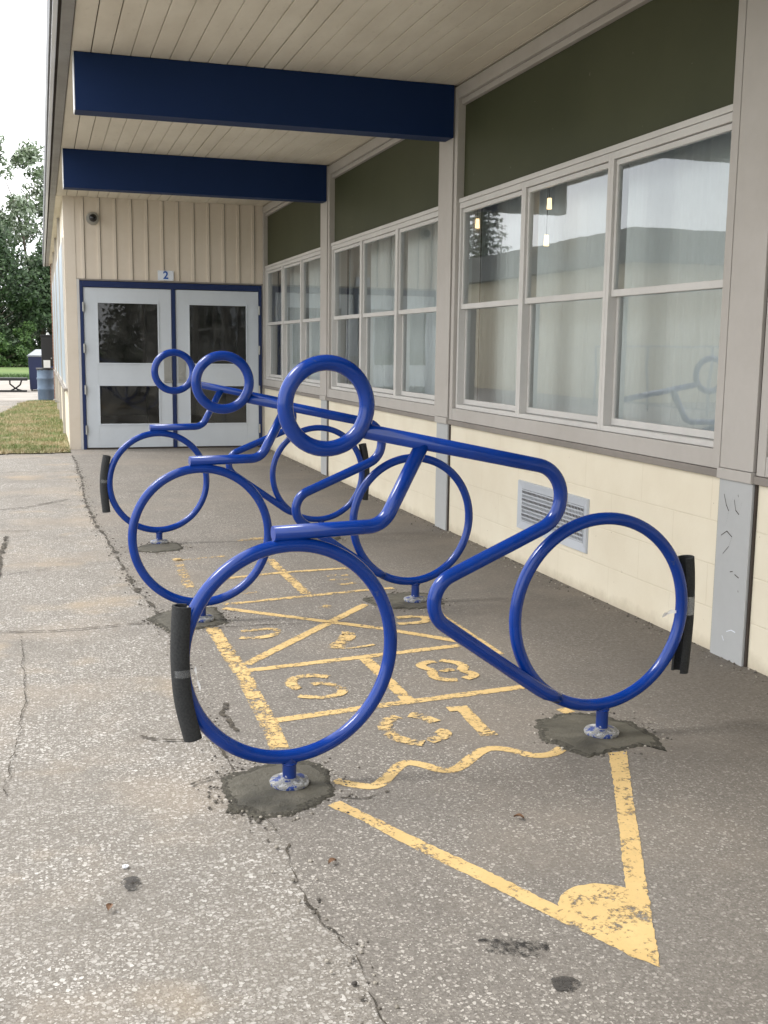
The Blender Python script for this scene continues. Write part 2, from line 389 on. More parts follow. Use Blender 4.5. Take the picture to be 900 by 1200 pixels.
crack('pavement_seam', [(seam_x(y), y) for y in [2.85+i*.3 for i in range(9)]], .006, .03, seed=2)
crack('pavement_seam', [(seam_x(y), y) for y in [5.4+i*.4 for i in range(22)]], .014, .07, seed=3)
for k, (pts, w_) in enumerate([
    ([(-.75,5.25),(-.3,5.30),(.0,5.24),(.22,5.26),(.49,5.29)], .012),
    ([(-.23,6.64),(-.05,6.72),(.1,6.83)], .008),
    ([(-.6,9.2),(-.15,9.42),(.1,9.75),(.22,9.86)], .018), ([(.0,9.60),(.25,9.40)], .01),
    ([(-.8,11.9),(-.3,12.1),(.2,12.0),(.33,12.1)], .012), ([(-.9,8.2),(-.45,8.25),(-.1,8.21)], .012),
    ([(.5,5.12),(1.0,5.10),(1.55,5.03)], .006),
    ([(.28,3.7),(.42,3.62),(.50,3.6)], .012), ([(.40,3.22),(.47,3.25),(.52,3.27)], .012),
    ([(.82,3.0),(.9,2.98),(.99,3.02)], .008), ([(-.275,8.0),(-.292,7.2),(-.285,6.6),(-.32,5.9)], .03),
    ([(-.15,3.3),(-.1,4.2),(-.13,5.2)], .004), ([(.62,3.65),(.60,3.85),(.64,4.0)], .02)]):
    crack('asphalt_crack', pts, w_, w_*1.8, seed=10+k)
# stains and spots
def blob(name, cx, cy, rx, ry, rot, mat, seed, kind='structure', z=.0075):
    bm = bmesh.new(); vs = []
    for i in range(40):
        a = 2*math.pi*i/40; q = 1+.35*noise.noise(Vector((math.cos(a)*1.5, math.sin(a)*1.5, seed)))
        x, y = rx*q*math.cos(a), ry*q*math.sin(a)
        vs.append(bm.verts.new((cx+x*math.cos(rot)-y*math.sin(rot), cy+x*math.sin(rot)+y*math.cos(rot), z)))
    bm.faces.new(vs); return tag(new_obj(name, bm, M[mat]), kind=kind)
blob('tar_stain', .985, 2.10, .085, .035, -.35, 'stain', 3)
blob('tar_stain', 1.03, 1.93, .034, .026, 0, 'spot', 5)
blob('tar_stain', .175, 2.64, .026, .030, 0, 'spot', 6)

# ------------------------------------------------------------------ hopscotch pencil painted on the asphalt
hop = empty('hopscotch_pencil')
tag(hop, 'worn yellow pencil shaped hopscotch grid painted on the asphalt under the bike racks', 'playground marking')
def strokes(name, specs, mat, parent, z=.008):
    bm = bmesh.new(); lay = bm.verts.layers.float.new('inner')
    for pts, w_ in specs:
        P = [Vector(p) for p in pts]
        if len(P) > 2 and w_ > 0:     # smooth the hand painted curve
            for _ in range(2):
                Q = [P[0]]
                for a, b in zip(P, P[1:]): Q += [a*.75+b*.25, a*.25+b*.75]
                Q.append(P[-1]); P = Q
        w_ = abs(w_)*(1.02 if 'digit' in name else .92); prev = None; dense = [P[0]]
        for p, q in zip(P, P[1:]):
            n = max(1, int((q-p).length/.02)); dense += [p+(q-p)*i/n for i in range(1, n+1)]
        P = dense
        for i, p in enumerate(P):
            d = (P[min(i+1, len(P)-1)]-P[max(i-1, 0)]).normalized(); s = Vector((-d.y, d.x))*w_/2*(1+.10*noise.noise(Vector((p.x*14, p.y*14, 2))))
            v = []
            for k in (-1, 0, 1):
                q = bm.verts.new((*(p+s*k), z)); q[lay] = 0 if k or i in (0, len(P)-1) else 1; v.append(q)
            if prev:
                for k in (0, 1): bm.faces.new((prev[k], v[k], v[k+1], prev[k+1]))
            prev = v
        z += .00006
    bmesh.ops.recalc_face_normals(bm, faces=bm.faces)
    return new_obj(name, bm, M[mat], parent)
tip = [(0.768, 2.961), (0.815, 2.984), (0.884, 2.835), (0.99, 2.609), (1.086, 2.414), (1.167, 2.234), (1.180, 2.262), (1.204, 2.288), (1.230, 2.305), (1.262, 2.315), (1.295, 2.315), (1.325, 2.307), (1.352, 2.292), (1.373, 2.272), (1.478, 2.482), (1.629, 2.78), (1.793, 3.118), (1.862, 3.119), (1.681, 2.766), (1.509, 2.423), (1.372, 2.15), (1.264, 1.932), (1.228, 1.983), (1.185, 2.075), (1.117, 2.214), (1.052, 2.361), (0.984, 2.501), (0.898, 2.686), (0.837, 2.84)]
def ragged(P, amp, step=.012):
    out = []; P = [Vector(p) for p in P]
    for i in range(len(P)):
        a, b = P[i], P[(i+1) % len(P)]; n = max(1, int((b-a).length/step))
        for k in range(n):
            q = a+(b-a)*k/n; out.append((q.x+amp*noise.noise(Vector((q.x*60, q.y*60, 1))), q.y+amp*noise.noise(Vector((q.x*60, q.y*60, 8)))))
    return out
tipo = poly_sheet('outline_tip', ragged(tip, .005), .0055, M['mark'], hop)
at = tipo.data.attributes.new('inner', 'FLOAT', 'POINT'); at.data.foreach_set('value', [1.0]*len(tipo.data.vertices))
strokes('outline', [([(0.837, 3.139), (0.894, 3.083), (0.951, 3.051), (1.028, 3.147), (1.096, 3.229), (1.148, 3.193), (1.192, 3.119), (1.249, 3.121), (1.347, 3.223), (1.412, 3.271), (1.476, 3.245), (1.528, 3.161), (1.6, 3.153), (1.662, 3.202)], 0.048), ([(0.744, 3.73), (1.177, 3.791), (1.837, 3.864)], -0.055), ([(1.314, 4.443), (1.314, 3.829)], -0.060500000000000005), ([(0.756, 4.365), (1.54, 4.473), (1.793, 4.509)], -0.055), ([(0.794, 4.46), (1.608, 5.396)], -0.055), ([(0.863, 5.489), (1.543, 4.883), (1.812, 4.58)], -0.055), ([(1.92, 5.179), (1.904, 5.033), (1.913, 4.325)], -0.055), ([(1.843, 3.577), (1.855, 3.523)], -0.055)], 'mark', hop, .0056)
strokes('worn_outline', [([(0.747, 5.058), (0.757, 4.372), (0.749, 4.021), (0.744, 3.731), (0.729, 3.456)], -0.075), ([(0.747, 5.129), (0.752, 4.53)], -0.075), ([(0.877, 5.573), (1.735, 5.724), (1.871, 5.735)], -0.055), ([(1.354, 6.741), (1.357, 5.71)], -0.066), ([(0.942, 6.204), (1.344, 6.304), (1.766, 6.34)], -0.055)], 'mark_worn', hop, .0062)
FO = [([(0.775, 6.825), (1.099, 6.901)], -0.055), ([(0.788, 6.908), (0.755, 6.017)], -0.07), ([(1.263, 7.467), (1.474, 7.488)], -0.11), ([(1.315, 7.455), (2.061, 7.571)], -0.035)]
for q_ in FO: strokes('faint_outline', [q_], 'mark_faint', hop, .0066)
strokes('faint_digit', [([(1.579, 6.136), (1.727, 6.138)], -0.05)], 'mark_faint', hop, .0069)
strokes('faint_digit', [([(1.561, 6.018), (1.702, 6.036)], -0.04)], 'mark_faint', hop, .0069)
strokes('faint_digit', [([(1.595, 5.891), (1.709, 5.929)], -0.05)], 'mark_faint', hop, .0069)
strokes('faint_digit', [([(1.366, 5.361), (1.421, 5.407)], -0.07)], 'mark_faint', hop, .0069)
strokes('faint_digit', [([(1.009, 5.795), (1.104, 5.825)], -0.04)], 'mark_faint', hop, .0069)
strokes('digit', [([(1.597, 4.292), (1.538, 4.285), (1.505, 4.237), (1.54, 4.172), (1.51, 4.09), (1.532, 4.032), (1.593, 4.015)], 0.045), ([(1.621, 4.302), (1.683, 4.254), (1.694, 4.187), (1.656, 4.141), (1.684, 4.097), (1.688, 4.053), (1.629, 4.023)], 0.045), ([(1.575, 4.162), (1.585, 4.138), (1.612, 4.171), (1.624, 4.135)], 0.03)], 'mark', hop, .0071)
strokes('digit', [([(1.092, 4.193), (1.028, 4.238), (0.949, 4.214), (0.918, 4.157), (0.928, 4.075), (0.938, 4.066)], 0.05), ([(0.916, 3.982), (0.951, 3.96), (1.014, 3.937), (1.068, 3.953), (1.107, 4.004), (1.09, 4.074), (1.04, 4.121), (1.001, 4.108)], 0.042)], 'mark_worn', hop, .0071)
strokes('digit', [([(1.217, 3.65), (1.164, 3.624), (1.135, 3.564), (1.13, 3.474), (1.161, 3.403), (1.217, 3.368)], 0.055), ([(1.262, 3.661), (1.294, 3.641), (1.329, 3.559)], 0.055), ([(1.24, 3.382), (1.304, 3.409), (1.328, 3.453), (1.304, 3.475)], 0.05)], 'mark_worn', hop, .0071)
strokes('digit', [([(1.423, 3.68), (1.507, 3.675)], -0.05), ([(1.48, 3.664), (1.465, 3.447), (1.463, 3.395)], -0.052), ([(1.434, 3.398), (1.499, 3.396)], -0.04)], 'mark', hop, .0071)
strokes('digit', [([(1.324, 4.845), (1.357, 4.836), (1.303, 4.704), (1.254, 4.661), (1.232, 4.598)], 0.075), ([(1.234, 4.598), (1.319, 4.589), (1.419, 4.618)], 0.025)], 'mark_worn', hop, .0071)
strokes('digit', [([(0.868, 5.005), (0.949, 5.014), (1.033, 5.013), (1.042, 4.949), (0.987, 4.884), (0.908, 4.866), (0.844, 4.892)], 0.045)], 'mark_worn', hop, .0071)
strokes('digit', [([(1.673, 5.069), (1.801, 5.077), (1.82, 4.999), (1.771, 4.946), (1.64, 4.95)], 0.05)], 'mark', hop, .0071)


# ------------------------------------------------------------------ fresh concrete around each post
def patch(pts, seed, cx=None):
    bm = bmesh.new(); P = [Vector(p) for p in pts]; n = len(P); out = []
    for i in range(n):
        a, b = P[i], P[(i+1) % n]
        m_ = max(2, int((b-a).length/.008))
        for k in range(m_):
            p = a+(b-a)*k/m_; 
            out.append(p)
    c = sum(out, Vector((0, 0)))/len(out); rings = []
    for f, h in ((1.0, .006), (.955, .008), (.88, .009), (.80, .010), (.6, .011), (.35, .012), (.15, .013)):
        ring = []
        for i, p in enumerate(out):
            q = c+(p-c)*f
            if f > .85:
                q = q + (p-c).normalized()*(noise.noise(Vector((p.x*26, p.y*26, seed)))*.013 + noise.noise(Vector((p.x*75, p.y*75, seed)))*.014)
            hh = h + noise.noise(Vector((q.x*22, q.y*22, seed+f)))*.002 + (noise.noise(Vector((q.x*110, q.y*110, seed)))*.004 if .85 < f < 1 else 0)
            ring.append(bm.verts.new((q.x, q.y, hh if f < 1 else .002)))
        rings.append(ring)
    for A, B in zip(rings, rings[1:]):
        for i in range(len(A)): bm.faces.new((A[i], A[(i+1) % len(A)], B[(i+1) % len(A)], B[i]))
    bm.faces.new(rings[-1]); bm.faces.ensure_lookup_table()
    for i, f in enumerate(bm.faces):
        if i < 2*len(out) or (i < 3*len(out) and noise.noise(Vector((f.calc_center_median().x*9, f.calc_center_median().y*9, seed))) > .05): f.material_index = 1
    bmesh.ops.recalc_face_normals(bm, faces=bm.faces)
    return tag(new_obj('concrete_patch', bm, [M['wet'], M['rim']], smooth=True), kind='structure')
patches = [
 [(0.498,3.256),(0.542,3.288),(0.577,3.291),(0.633,3.329),(0.705,3.336),(0.764,3.326),(0.82,3.304),(0.844,3.237),(0.833,3.137),(0.82,3.031),(0.785,3.006),(0.716,2.958),(0.644,2.918),(0.591,2.923),(0.551,2.923),(0.522,2.98),(0.476,2.998),(0.49,3.089),(0.493,3.195)],
 [(1.691,3.489),(1.759,3.5),(1.836,3.528),(1.909,3.518),(1.952,3.477),(1.985,3.409),(2.032,3.367),(2.037,3.291),(2.041,3.218),(1.992,3.078),(1.953,3.139),(1.852,3.126),(1.78,3.113),(1.705,3.094),(1.675,3.134),(1.648,3.232),(1.619,3.308),(1.65,3.38)],
 [(0.499,5.421),(0.601,5.526),(0.746,5.558),(0.834,5.514),(0.838,5.178),(0.729,5.114),(0.547,5.045),(0.484,5.268),(0.457,5.368)],
 [(1.615,5.511),(1.771,5.598),(1.925,5.61),(2.037,5.545),(2.016,5.286),(1.883,5.208),(1.71,5.253),(1.637,5.369)],
 [(0.616,7.418),(0.741,7.523),(0.864,7.454),(0.88,7.25),(0.83,7.164),(0.665,7.12),(0.507,7.229)],
 [(1.66,7.50),(1.80,7.62),(1.98,7.60),(2.03,7.42),(1.94,7.27),(1.76,7.25),(1.64,7.36)]]
for i, p in enumerate(patches): patch(p, i*3.7)

# ------------------------------------------------------------------ bike racks
TR = .0215      # tube radius
RR = .3320       # wheel ring radius
SEP = 1.141
def ringpts(r, n=96): return [(r*math.cos(2*math.pi*i/n), 0, r*math.sin(2*math.pi*i/n)) for i in range(n)]
def make_rack():
    root = empty('bike_rack')
    nrm = (0, 1, 0)
    for u, z in ((0, .432), (SEP, .452)):
        bm = bmesh.new(); sweep(bm, ringpts(RR), TR, nrm, closed=True)
        o = new_obj('wheel_ring', bm, M['blue'], root, True, (u, 0, z))
    bm = bmesh.new(); sweep(bm, ringpts(.1285, 64), .0240, nrm, closed=True)
    new_obj('head_ring', bm, M['blue'], root, True, (.114, 0, 1.179))
    path = fillet([(.235,1.1026),(1.2334,.9032),(.3879,.5637),(.900,.2035)], [.111,.0925], 18)
    path += [Vector((.928,.187)), Vector((.952,.177)), Vector((.980,.163))]
    bm = bmesh.new(); sweep(bm, [(p.x, 0, p.y) for p in path], [TR*1.10]*(len(path)-2)+[TR*1.0, TR*.9], nrm)
    new_obj('body_tube', bm, M['blue'], root, True)
    path = fillet([(.436,1.056),(.303,.8055),(-.055,.802)], [.085], 12)
    bm = bmesh.new(); sweep(bm, [(p.x, 0, p.y) for p in path], TR*1.08, nrm)
    o = new_obj('arm_tube', bm, M['blue'], root, True)
    for f in o.data.polygons:
        if len(f.vertices) > 4: f.use_smooth = False
    for u, z in ((0, .432), (SEP, .452)):
        bm = bmesh.new(); sweep(bm, [(0, 0, k*(z-RR)/6+.0) for k in range(7)], .0215, nrm, caps=False)
        p = new_obj('support_post', bm, M['foot'], root, True, (u+(.025 if u else -.004), 0, 0))
        bm = bmesh.new()
        for r0, h0, r1, h1 in ((.068,.012,.072,.018), (.072,.018,.071,.0245), (.071,.0245,.0, .027)):
            pass
        bw_ = bmesh.new(); q_ = [(.0215*math.cos(k*math.pi/24), .0215*math.sin(k*math.pi/24), z-math.sqrt(max(0, (RR+.019)**2-(.0215*math.cos(k*math.pi/24))**2))-.002) for k in range(48)]
        sweep(bw_, q_, [.0030+.0008*math.sin(k*2.1) for k in range(48)], (0, 0, 1), seg=8, closed=True)
        new_obj('weld_bead', bw_, M['blue'], p, True)
        n = 40; rings = []
        for r_, h_ in ((.060,.012),(.062,.020),(.059,.0255),(.030,.028),(.023,.034)):
            rings.append([bm.verts.new((r_*math.cos(2*math.pi*k/n)*(1+.03*noise.noise(Vector((k*.4,1,0)))), r_*math.sin(2*math.pi*k/n), h_)) for k in range(n)])
        for A, B in zip(rings, rings[1:]):
            for k in range(n): bm.faces.new((A[k], A[(k+1)%n], B[(k+1)%n], B[k]))
        bm.faces.new(rings[-1]); bmesh.ops.recalc_face_normals(bm, faces=bm.faces)
        new_obj('flange', bm, M['flange'], p, True)
    return root
def copy_tree(o, parent=None):
    c = o.copy(); col.objects.link(c); c.parent = parent
    for ch in list(o.children): copy_tree(ch, c)
    return c
rack = make_rack()
GRP = 'bike racks shaped like cyclists'
racks = [rack, copy_tree(rack), copy_tree(rack)]
info = [((.697,3.139,0), 7.0, (-1.4, -4.3, -3.3), 'blue cyclist shaped bike rack nearest to the camera, black foam sleeves on its wheels'),
        ((.722,5.256,0), 6.4, (-5.7, -3, -6.9), 'blue cyclist shaped bike rack without foam sleeves, standing between the two sleeved ones'),
        ((.740,7.465,0), 4.3, (2.5, -3.1, -1.5), 'blue cyclist shaped bike rack nearest to the double doors, foam sleeves on its wheels')]
for r_, (loc, a, tw, lab) in zip(racks, info):
    r_.location = loc; r_.rotation_euler = (0, 0, R(a)); tag(r_, lab, 'bike rack', GRP)
    rings = [c for c in r_.children if c.name.startswith('wheel_ring')]
    rings.sort(key=lambda o: o.location.x)
    rings[0].rotation_euler = (0, 0, R(tw[0])); rings[1].rotation_euler = (0, 0, R(tw[1]))
    [c for c in r_.children if c.name.startswith('head_ring')][0].rotation_euler = (0, 0, R(tw[2]))
def sleeve(rk, side, ctrl, tape=True, seed=0):
    """split foam pipe sleeve pushed on the outer side of a wheel ring, along control points (u, z)"""
    cd = Vector((1, 0, 0)); nrm = Vector((0, 1, 0)); sg = -1 if side == 0 else 1
    P = [Vector(p) for p in ctrl]
    for _ in range(2):
        Q = [P[0]]
        for a, b in zip(P, P[1:]): Q += [a*.75+b*.25, a*.25+b*.75]
        Q.append(P[-1]); P = Q
    pts = [Vector((p.x, 0, p.y)) for p in P]; n = len(pts)-1
    # C profile: outer arc then inner arc, open towards the hub
    ro, ri = .031, .0235; prof = []
    t0 = (pts[1]-pts[0]).normalized(); side_v = t0.cross(nrm)
    outward = 1 if side_v.dot(cd*sg) > 0 else -1
    for k in range(29):
        a = R(-128+256*k/28); prof.append((outward*ro*math.cos(a), ro*math.sin(a)))
    for k in range(28, -1, -1):
        a = R(-128+256*k/28); prof.append((outward*ri*math.cos(a), ri*math.sin(a)))
    bm = bmesh.new(); sweep(bm, pts, 0, nrm, prof=prof)
    s = new_obj('foam_sleeve', bm, M['foam'], rk, True)
    md = s.modifiers.new('e', 'EDGE_SPLIT'); md.split_angle = R(50)
    if tape:
        mid = pts[n//2-2:n//2+2] if side else pts[n//2:n//2+2]
        bm = bmesh.new(); prof2 = [(outward*.0335*math.cos(R(k*10)) - outward*.003, .0335*math.sin(R(k*10))) for k in range(36)]
        sweep(bm, mid, 0, nrm, prof=prof2, caps=False)
        tp = new_obj('tape', bm, M['tape2' if side else 'tape'], s, True)
        # loose tape end
        bm = bmesh.new(); c = pts[n//2] - cd*sg*.036 - nrm*.02
        prev = None
        for k in range(9):
            q = c - cd*sg*.012*k*(.9 if side else .15) + Vector((0, 0, -.008*k*(.25 if side else 1)))+nrm*-.006*math.sin(k)
            v = (bm.verts.new(q+Vector((0,0,.006+.004*math.sin(k*2)))), bm.verts.new(q-Vector((.003,0,.006))))
            if prev: bm.faces.new((prev[0], v[0], v[1], prev[1]))
            prev = v
        new_obj('tape_end', bm, M['tape_end'], s)
SL = [(-.331,.606),(-.336,.536),(-.339,.455),(-.335,.364),(-.326,.297),(-.303,.203)]
SR = [(1.499,.625),(1.507,.562),(1.512,.473),(1.512,.383),(1.507,.293),(1.500,.199)]
sleeve(racks[0], 0, SL, seed=1)
sleeve(racks[0], 1, SR, seed=2)
sleeve(racks[2], 0, [(-.338,.62),(-.354,.54),(-.364,.45),(-.362,.36),(-.350,.24)], seed=3)
sleeve(racks[2], 1, [(1.478,.66),(1.500,.56),(1.508,.473),(1.506,.383),(1.497,.25)], tape=False, seed=4)

# ------------------------------------------------------------------ school building
B = empty('school_building', (W, 0, 0))
tag(B, 'cream painted single storey school building with grey windows and navy beams under its overhang', 'building')
B.location = (0, 0, 0)
Y0 = -3.4
PIERS = [-3.40+.0, .255, 3.88, 7.53, 11.14]     # near edge of each pier
PW = .235
PROOF = 3.2
# lower block wall in bays between piers
def bay_edges():
    e = []
    for i, p in enumerate(PIERS):
        nxt = PIERS[i+1] if i+1 < len(PIERS) else D
        e.append((p+PW, nxt))
    return e
for a, b in bay_edges():
    bxo('wall', B, M['block'], W+.022, W+.25, a-.02, b+.02, -.1, .802)
    bxo('sill_band', B, M['sill'], W-.004, W+.26, a+.012, b-.004, .8035, .838, bev=.004)
for p in PIERS:
    bxo('pier_base', B, M['post_grey'], W, W+.24, p, p+PW, -.1, .802, bev=.004)
    bxo('pier_cap', B, M['grey_trim'], W-.016, W+.2, p-.006, p+PW+.004, .8035, .850, bev=.003)
    bxo('pier', B, M['grey_trim'], W-.004, W+.24, p, p+PW-.0, .8515, 3.19, bev=.003)
    bxo('joint', B, M['gap'], W+.012, W+.23, p+PW+.0, p+PW+.016, .0, 3.18)
    bxo('joint', B, M['gap'], W+.012, W+.23, p-.014, p-.0, .0, 3.18)
ZB, ZR, ZT, ZG, ZTT = .925, 1.655, 2.325, 2.42, 3.03
def window_bay(a, b):
    a += .016; b -= .014
    c0, c1 = a+.055, b-.055
    # casing boards round the opening
    bxo('casing', B, M['grey_trim'], W+.004, W+.2, a, c0, .84, 3.185, bev=.003)
    bxo('casing', B, M['grey_trim'], W+.004, W+.2, c1, b, .84, 3.185, bev=.003)
    bxo('casing', B, M['grey_trim'], W+.006, W+.2, c0+.001, c1-.001, .84, ZB, bev=.003)
    bxo('casing', B, M['grey_trim'], W+.006, W+.2, c0+.001, c1-.001, 3.10, 3.185, bev=.003)
    bxo('casing', B, M['grey_trim'], W+.030, W+.2, c0+.001, c1-.001, 3.06, 3.098, bev=.003)
    bxo('transom_rail', B, M['sash'], W+.024, W+.2, c0+.001, c1-.001, 2.385, 2.415, bev=.003)
    bxo('casing', B, M['grey_trim'], W+.034, W+.2, c0+.001, c0+.03, 2.42, 3.055, bev=.003)
    bxo('green_panel', B, M['green'], W+.060, W+.10, c0+.031, c1-.001, 2.4165, 3.058)
    n = 3; g0 = c0+.002; wdt = (c1-c0-.004)/n
    for k in range(n):
        y0 = g0+k*wdt; y1 = y0+wdt
        bm = bmesh.new(); F = W+.030; Bk = W+.125
        s = .030
        box(bm, F, Bk, y0+.001, y0+s, ZB+.002, 2.383, .002); box(bm, F, Bk, y1-s, y1-.001, ZB+.002, 2.383, .002)
        box(bm, F, Bk, y0+s+.0005, y1-s-.0005, ZB+.002, ZB+.030, .002)
        box(bm, F, Bk, y0+s+.0005, y1-s-.0005, 2.345, 2.383, .002)
        fr = new_obj('window', bm, M['sash'], B)
        # thin dark weather strips
        iy0, iy1 = y0+s+.001, y1-s-.001
        bm = bmesh.new(); f2 = W+.048; b2 = W+.075; r_ = .022
        def sashframe(bm, z0, z1, f, b_):
            box(bm, f, b_, iy0, iy0+r_, z0, z1, .002); box(bm, f, b_, iy1-r_, iy1, z0, z1, .002)
            box(bm, f, b_, iy0+r_+.0005, iy1-r_-.0005, z0, z0+.036, .002); box(bm, f, b_, iy0+r_+.0005, iy1-r_-.0005, z1-.028, z1, .002)
        sashframe(bm, ZB+.033, ZR+.012, W+.080, W+.105); new_obj('lower_sash', bm, M['sash'], fr)
        bm = bmesh.new(); sashframe(bm, ZR-.016, 2.342, W+.046, W+.072); new_obj('upper_sash', bm, M['sash'], fr)
        bm = bmesh.new(); flat_x(bm, W+.092, iy0+r_-.003, iy1-r_+.003, ZB+.06, ZR-.005); new_obj('pane', bm, M['glass'], fr)
        bm = bmesh.new(); flat_x(bm, W+.059, iy0+r_-.003, iy1-r_+.003, ZR+.01, 2.322); new_obj('pane', bm, M['glass'], fr)
def flat_x(bm, x, y0, y1, z0, z1):
    vs = [bm.verts.new(c) for c in ((x,y0,z0),(x,y0,z1),(x,y1,z1),(x,y1,z0))]; bm.faces.new(vs)
for i, (a, b) in enumerate(bay_edges()):
    window_bay(a, b)
# scratched marks on the nearest pier base
def scratch(lines, wd, mat):
    for ln in lines:
        bm = bmesh.new(); prev = None
        for i, (y, z) in enumerate(ln):
            v = (bm.verts.new((W-.0012, y, z-wd)), bm.verts.new((W-.0012, y-wd*.6, z+wd)))
            if prev: bm.faces.new((prev[0], v[0], v[1], prev[1]))
            prev = v
        new_obj('scratch', bm, mat, B)
scratch([[(4.075,.735),(4.055,.69),(4.035,.665),(4.01,.735)],[(4.035,.665),(4.05,.60)],[(4.0,.72),(3.985,.675),(3.96,.66),(3.945,.72)],[(3.975,.745),(3.972,.735)],
  [(4.08,.55),(4.04,.575),(4.0,.555),(4.02,.51),(4.06,.47)],[(4.0,.40),(3.98,.405)],[(3.965,.395),(3.935,.385),(3.945,.35)],[(3.935,.33),(3.932,.322)]], .0022, M['gap'])
scratch([[(4.0,.13),(3.965,.145),(3.935,.142)],[(4.03,.105),(4.015,.085)]], .0025, M['sign_white'])
# curtains hanging inside
names_c = ['pale curtain behind the windows of the bay behind the camera', 'pale gathered curtain behind the windows at the right edge', 'pale curtain behind the three large windows nearest the camera',
           'pale gathered curtain behind the windows of the middle bay', 'pale gathered curtain behind the windows beside the double doors']
for i, (a, b) in enumerate(bay_edges()):
    a, b = a+.36, b+.58
    bm = bmesh.new(); prev = None; n = int((b-a)/.012)
    for k in range(n+1):
        y = a+(b-a)*k/n
        ph = noise.noise(Vector((y*.9, i, 0)))*4
        x = W+.34+.006*math.sin(y*42+ph*3)*(.45+.55*abs(noise.noise(Vector((y*1.3, i*3, 2))))*2)+.01*noise.noise(Vector((y*30,0,0)))
        v = (bm.verts.new((x, y, .9)), bm.verts.new((x+.0, y, 2.44)))
        if prev: bm.faces.new((prev[0], v[0], v[1], prev[1]))
        prev = v
    tag(new_obj('curtain', bm, M['curtain'], None, True), names_c[i], 'curtain', 'curtains behind the classroom windows')
# room volume behind the windows
bm = bmesh.new(); box(bm, W+.26, 8.5, Y0+.1, D-.05, .78, 2.9)
for f in [f for f in bm.faces if f.calc_center_median().x < W+.3]: bm.faces.remove(f)
new_obj('room', bm, M['room'], B)

# soffit boards, running along the building
bm = bmesh.new(); bw = .1247; x = .242; k = 0
while x < W+.1:
    x1 = min(x+bw, W+.1)
    gp = .002+.0055*random.random()**1.7; box(bm, x+gp, x1-.0012, Y0-1.2, D+.02, PROOF+.0015*random.random(), PROOF+.03, .005); x += bw
new_obj('soffit', bm, M['soffit'], B)
bxo('soffit_backing', B, M['gap'], .2, W+.3, Y0-1.2, D+.3, PROOF+.018, PROOF+.05)
# roof edge
ROOF_END = 27.6
bxo('roof', B, M['roof'], .13, 9, Y0-1.2, ROOF_END, PROOF+.06, 3.52)
bxo('soffit_trim', B, M['fascia_grey'], .170, .2405, Y0-1.2, ROOF_END, PROOF-.012, PROOF+.055, bev=.003)
bxo('soffit_trim', B, M['soffit'], .2415, .44, D+.03, ROOF_END, PROOF, PROOF+.055)
bxo('fascia_gap', B, M['gap'], .152, .169, Y0-1.2, ROOF_END, PROOF+.004, PROOF+.055)
bxo('drip_edge', B, M['white_metal'], .122, .151, Y0-1.2, ROOF_END, PROOF-.02, PROOF+.10, bev=.004)
bxo('fascia', B, M['dark_metal'], .108, .121, Y0-1.2, ROOF_END, PROOF-.004, 3.5, bev=.003)
# wooden ledger and beams
for p in [.27, 3.90, 7.515, 11.145]:
    bm = bmesh.new(); box(bm, .262, W-.006, p, p+.17, 2.84, PROOF-.001, .004); new_obj('beam', bm, M['navy'], B)
    bxo('beam_end', B, M['white_metal'], .256, .261, p+.002, p+.168, 2.842, PROOF-.003)
bxo('soffit_trim', B, M['soffit'], W-.05, W-.006, D-3.25, D-.04, PROOF-.03, PROOF-.001) if False else None

# ---- door wall
bxo('header_wall', B, M['cream_board'], .463, W+.02, D, D+.2, 2.185, PROOF+.01)
xs = [.552+.1985*k for k in range(12)]
for x in xs:
    bxo('batten', B, M['cream_board'], x-.019, x+.019, D-.016, D+.01, 2.186, PROOF-.002, bev=.003)
    bxo('batten_shadow_gap', B, M['gap'], x+.0195, x+.0245, D-.004, D+.005, 2.19, PROOF-.002)  # dark strip draws the shade along each batten's right side
bxo('corner_board', B, M['cream_board'], .32, .462, D-.006, D+.14, -.05, PROOF+.01, bev=.004)
bxo('corner_trim', B, M['sash'], .4635, .494, D-.012, D+.1, .0, 2.18, bev=.002)
bxo('header_trim', B, M['sill'], .50, W, D-.024, D+.1, 2.166, 2.184)
fr = bxo('door_frame', B, M['door_navy'], .496, .536, D-.03, D+.1, 0, 2.16, bev=.003)
bm = bmesh.new(); box(bm, .496, .536, D-.03, D+.1, 0, 2.16, .003); box(bm, 2.806, 2.846, D-.03, D+.1, 0, 2.16, .003)
box(bm, .5365, 2.8055, D-.028, D+.1, 2.085, 2.16, .003); box(bm, 1.650, 1.700, D-.028, D+.1, .0, 2.0845, .003)
me = bpy.data.meshes.new('door_frame'); bm.to_mesh(me); bm.free(); me.materials.append(M['door_navy']); fr.data = me
bxo('threshold', B, M['gap'], .537, 2.805, D-.04, D+.12, -.02, .014)
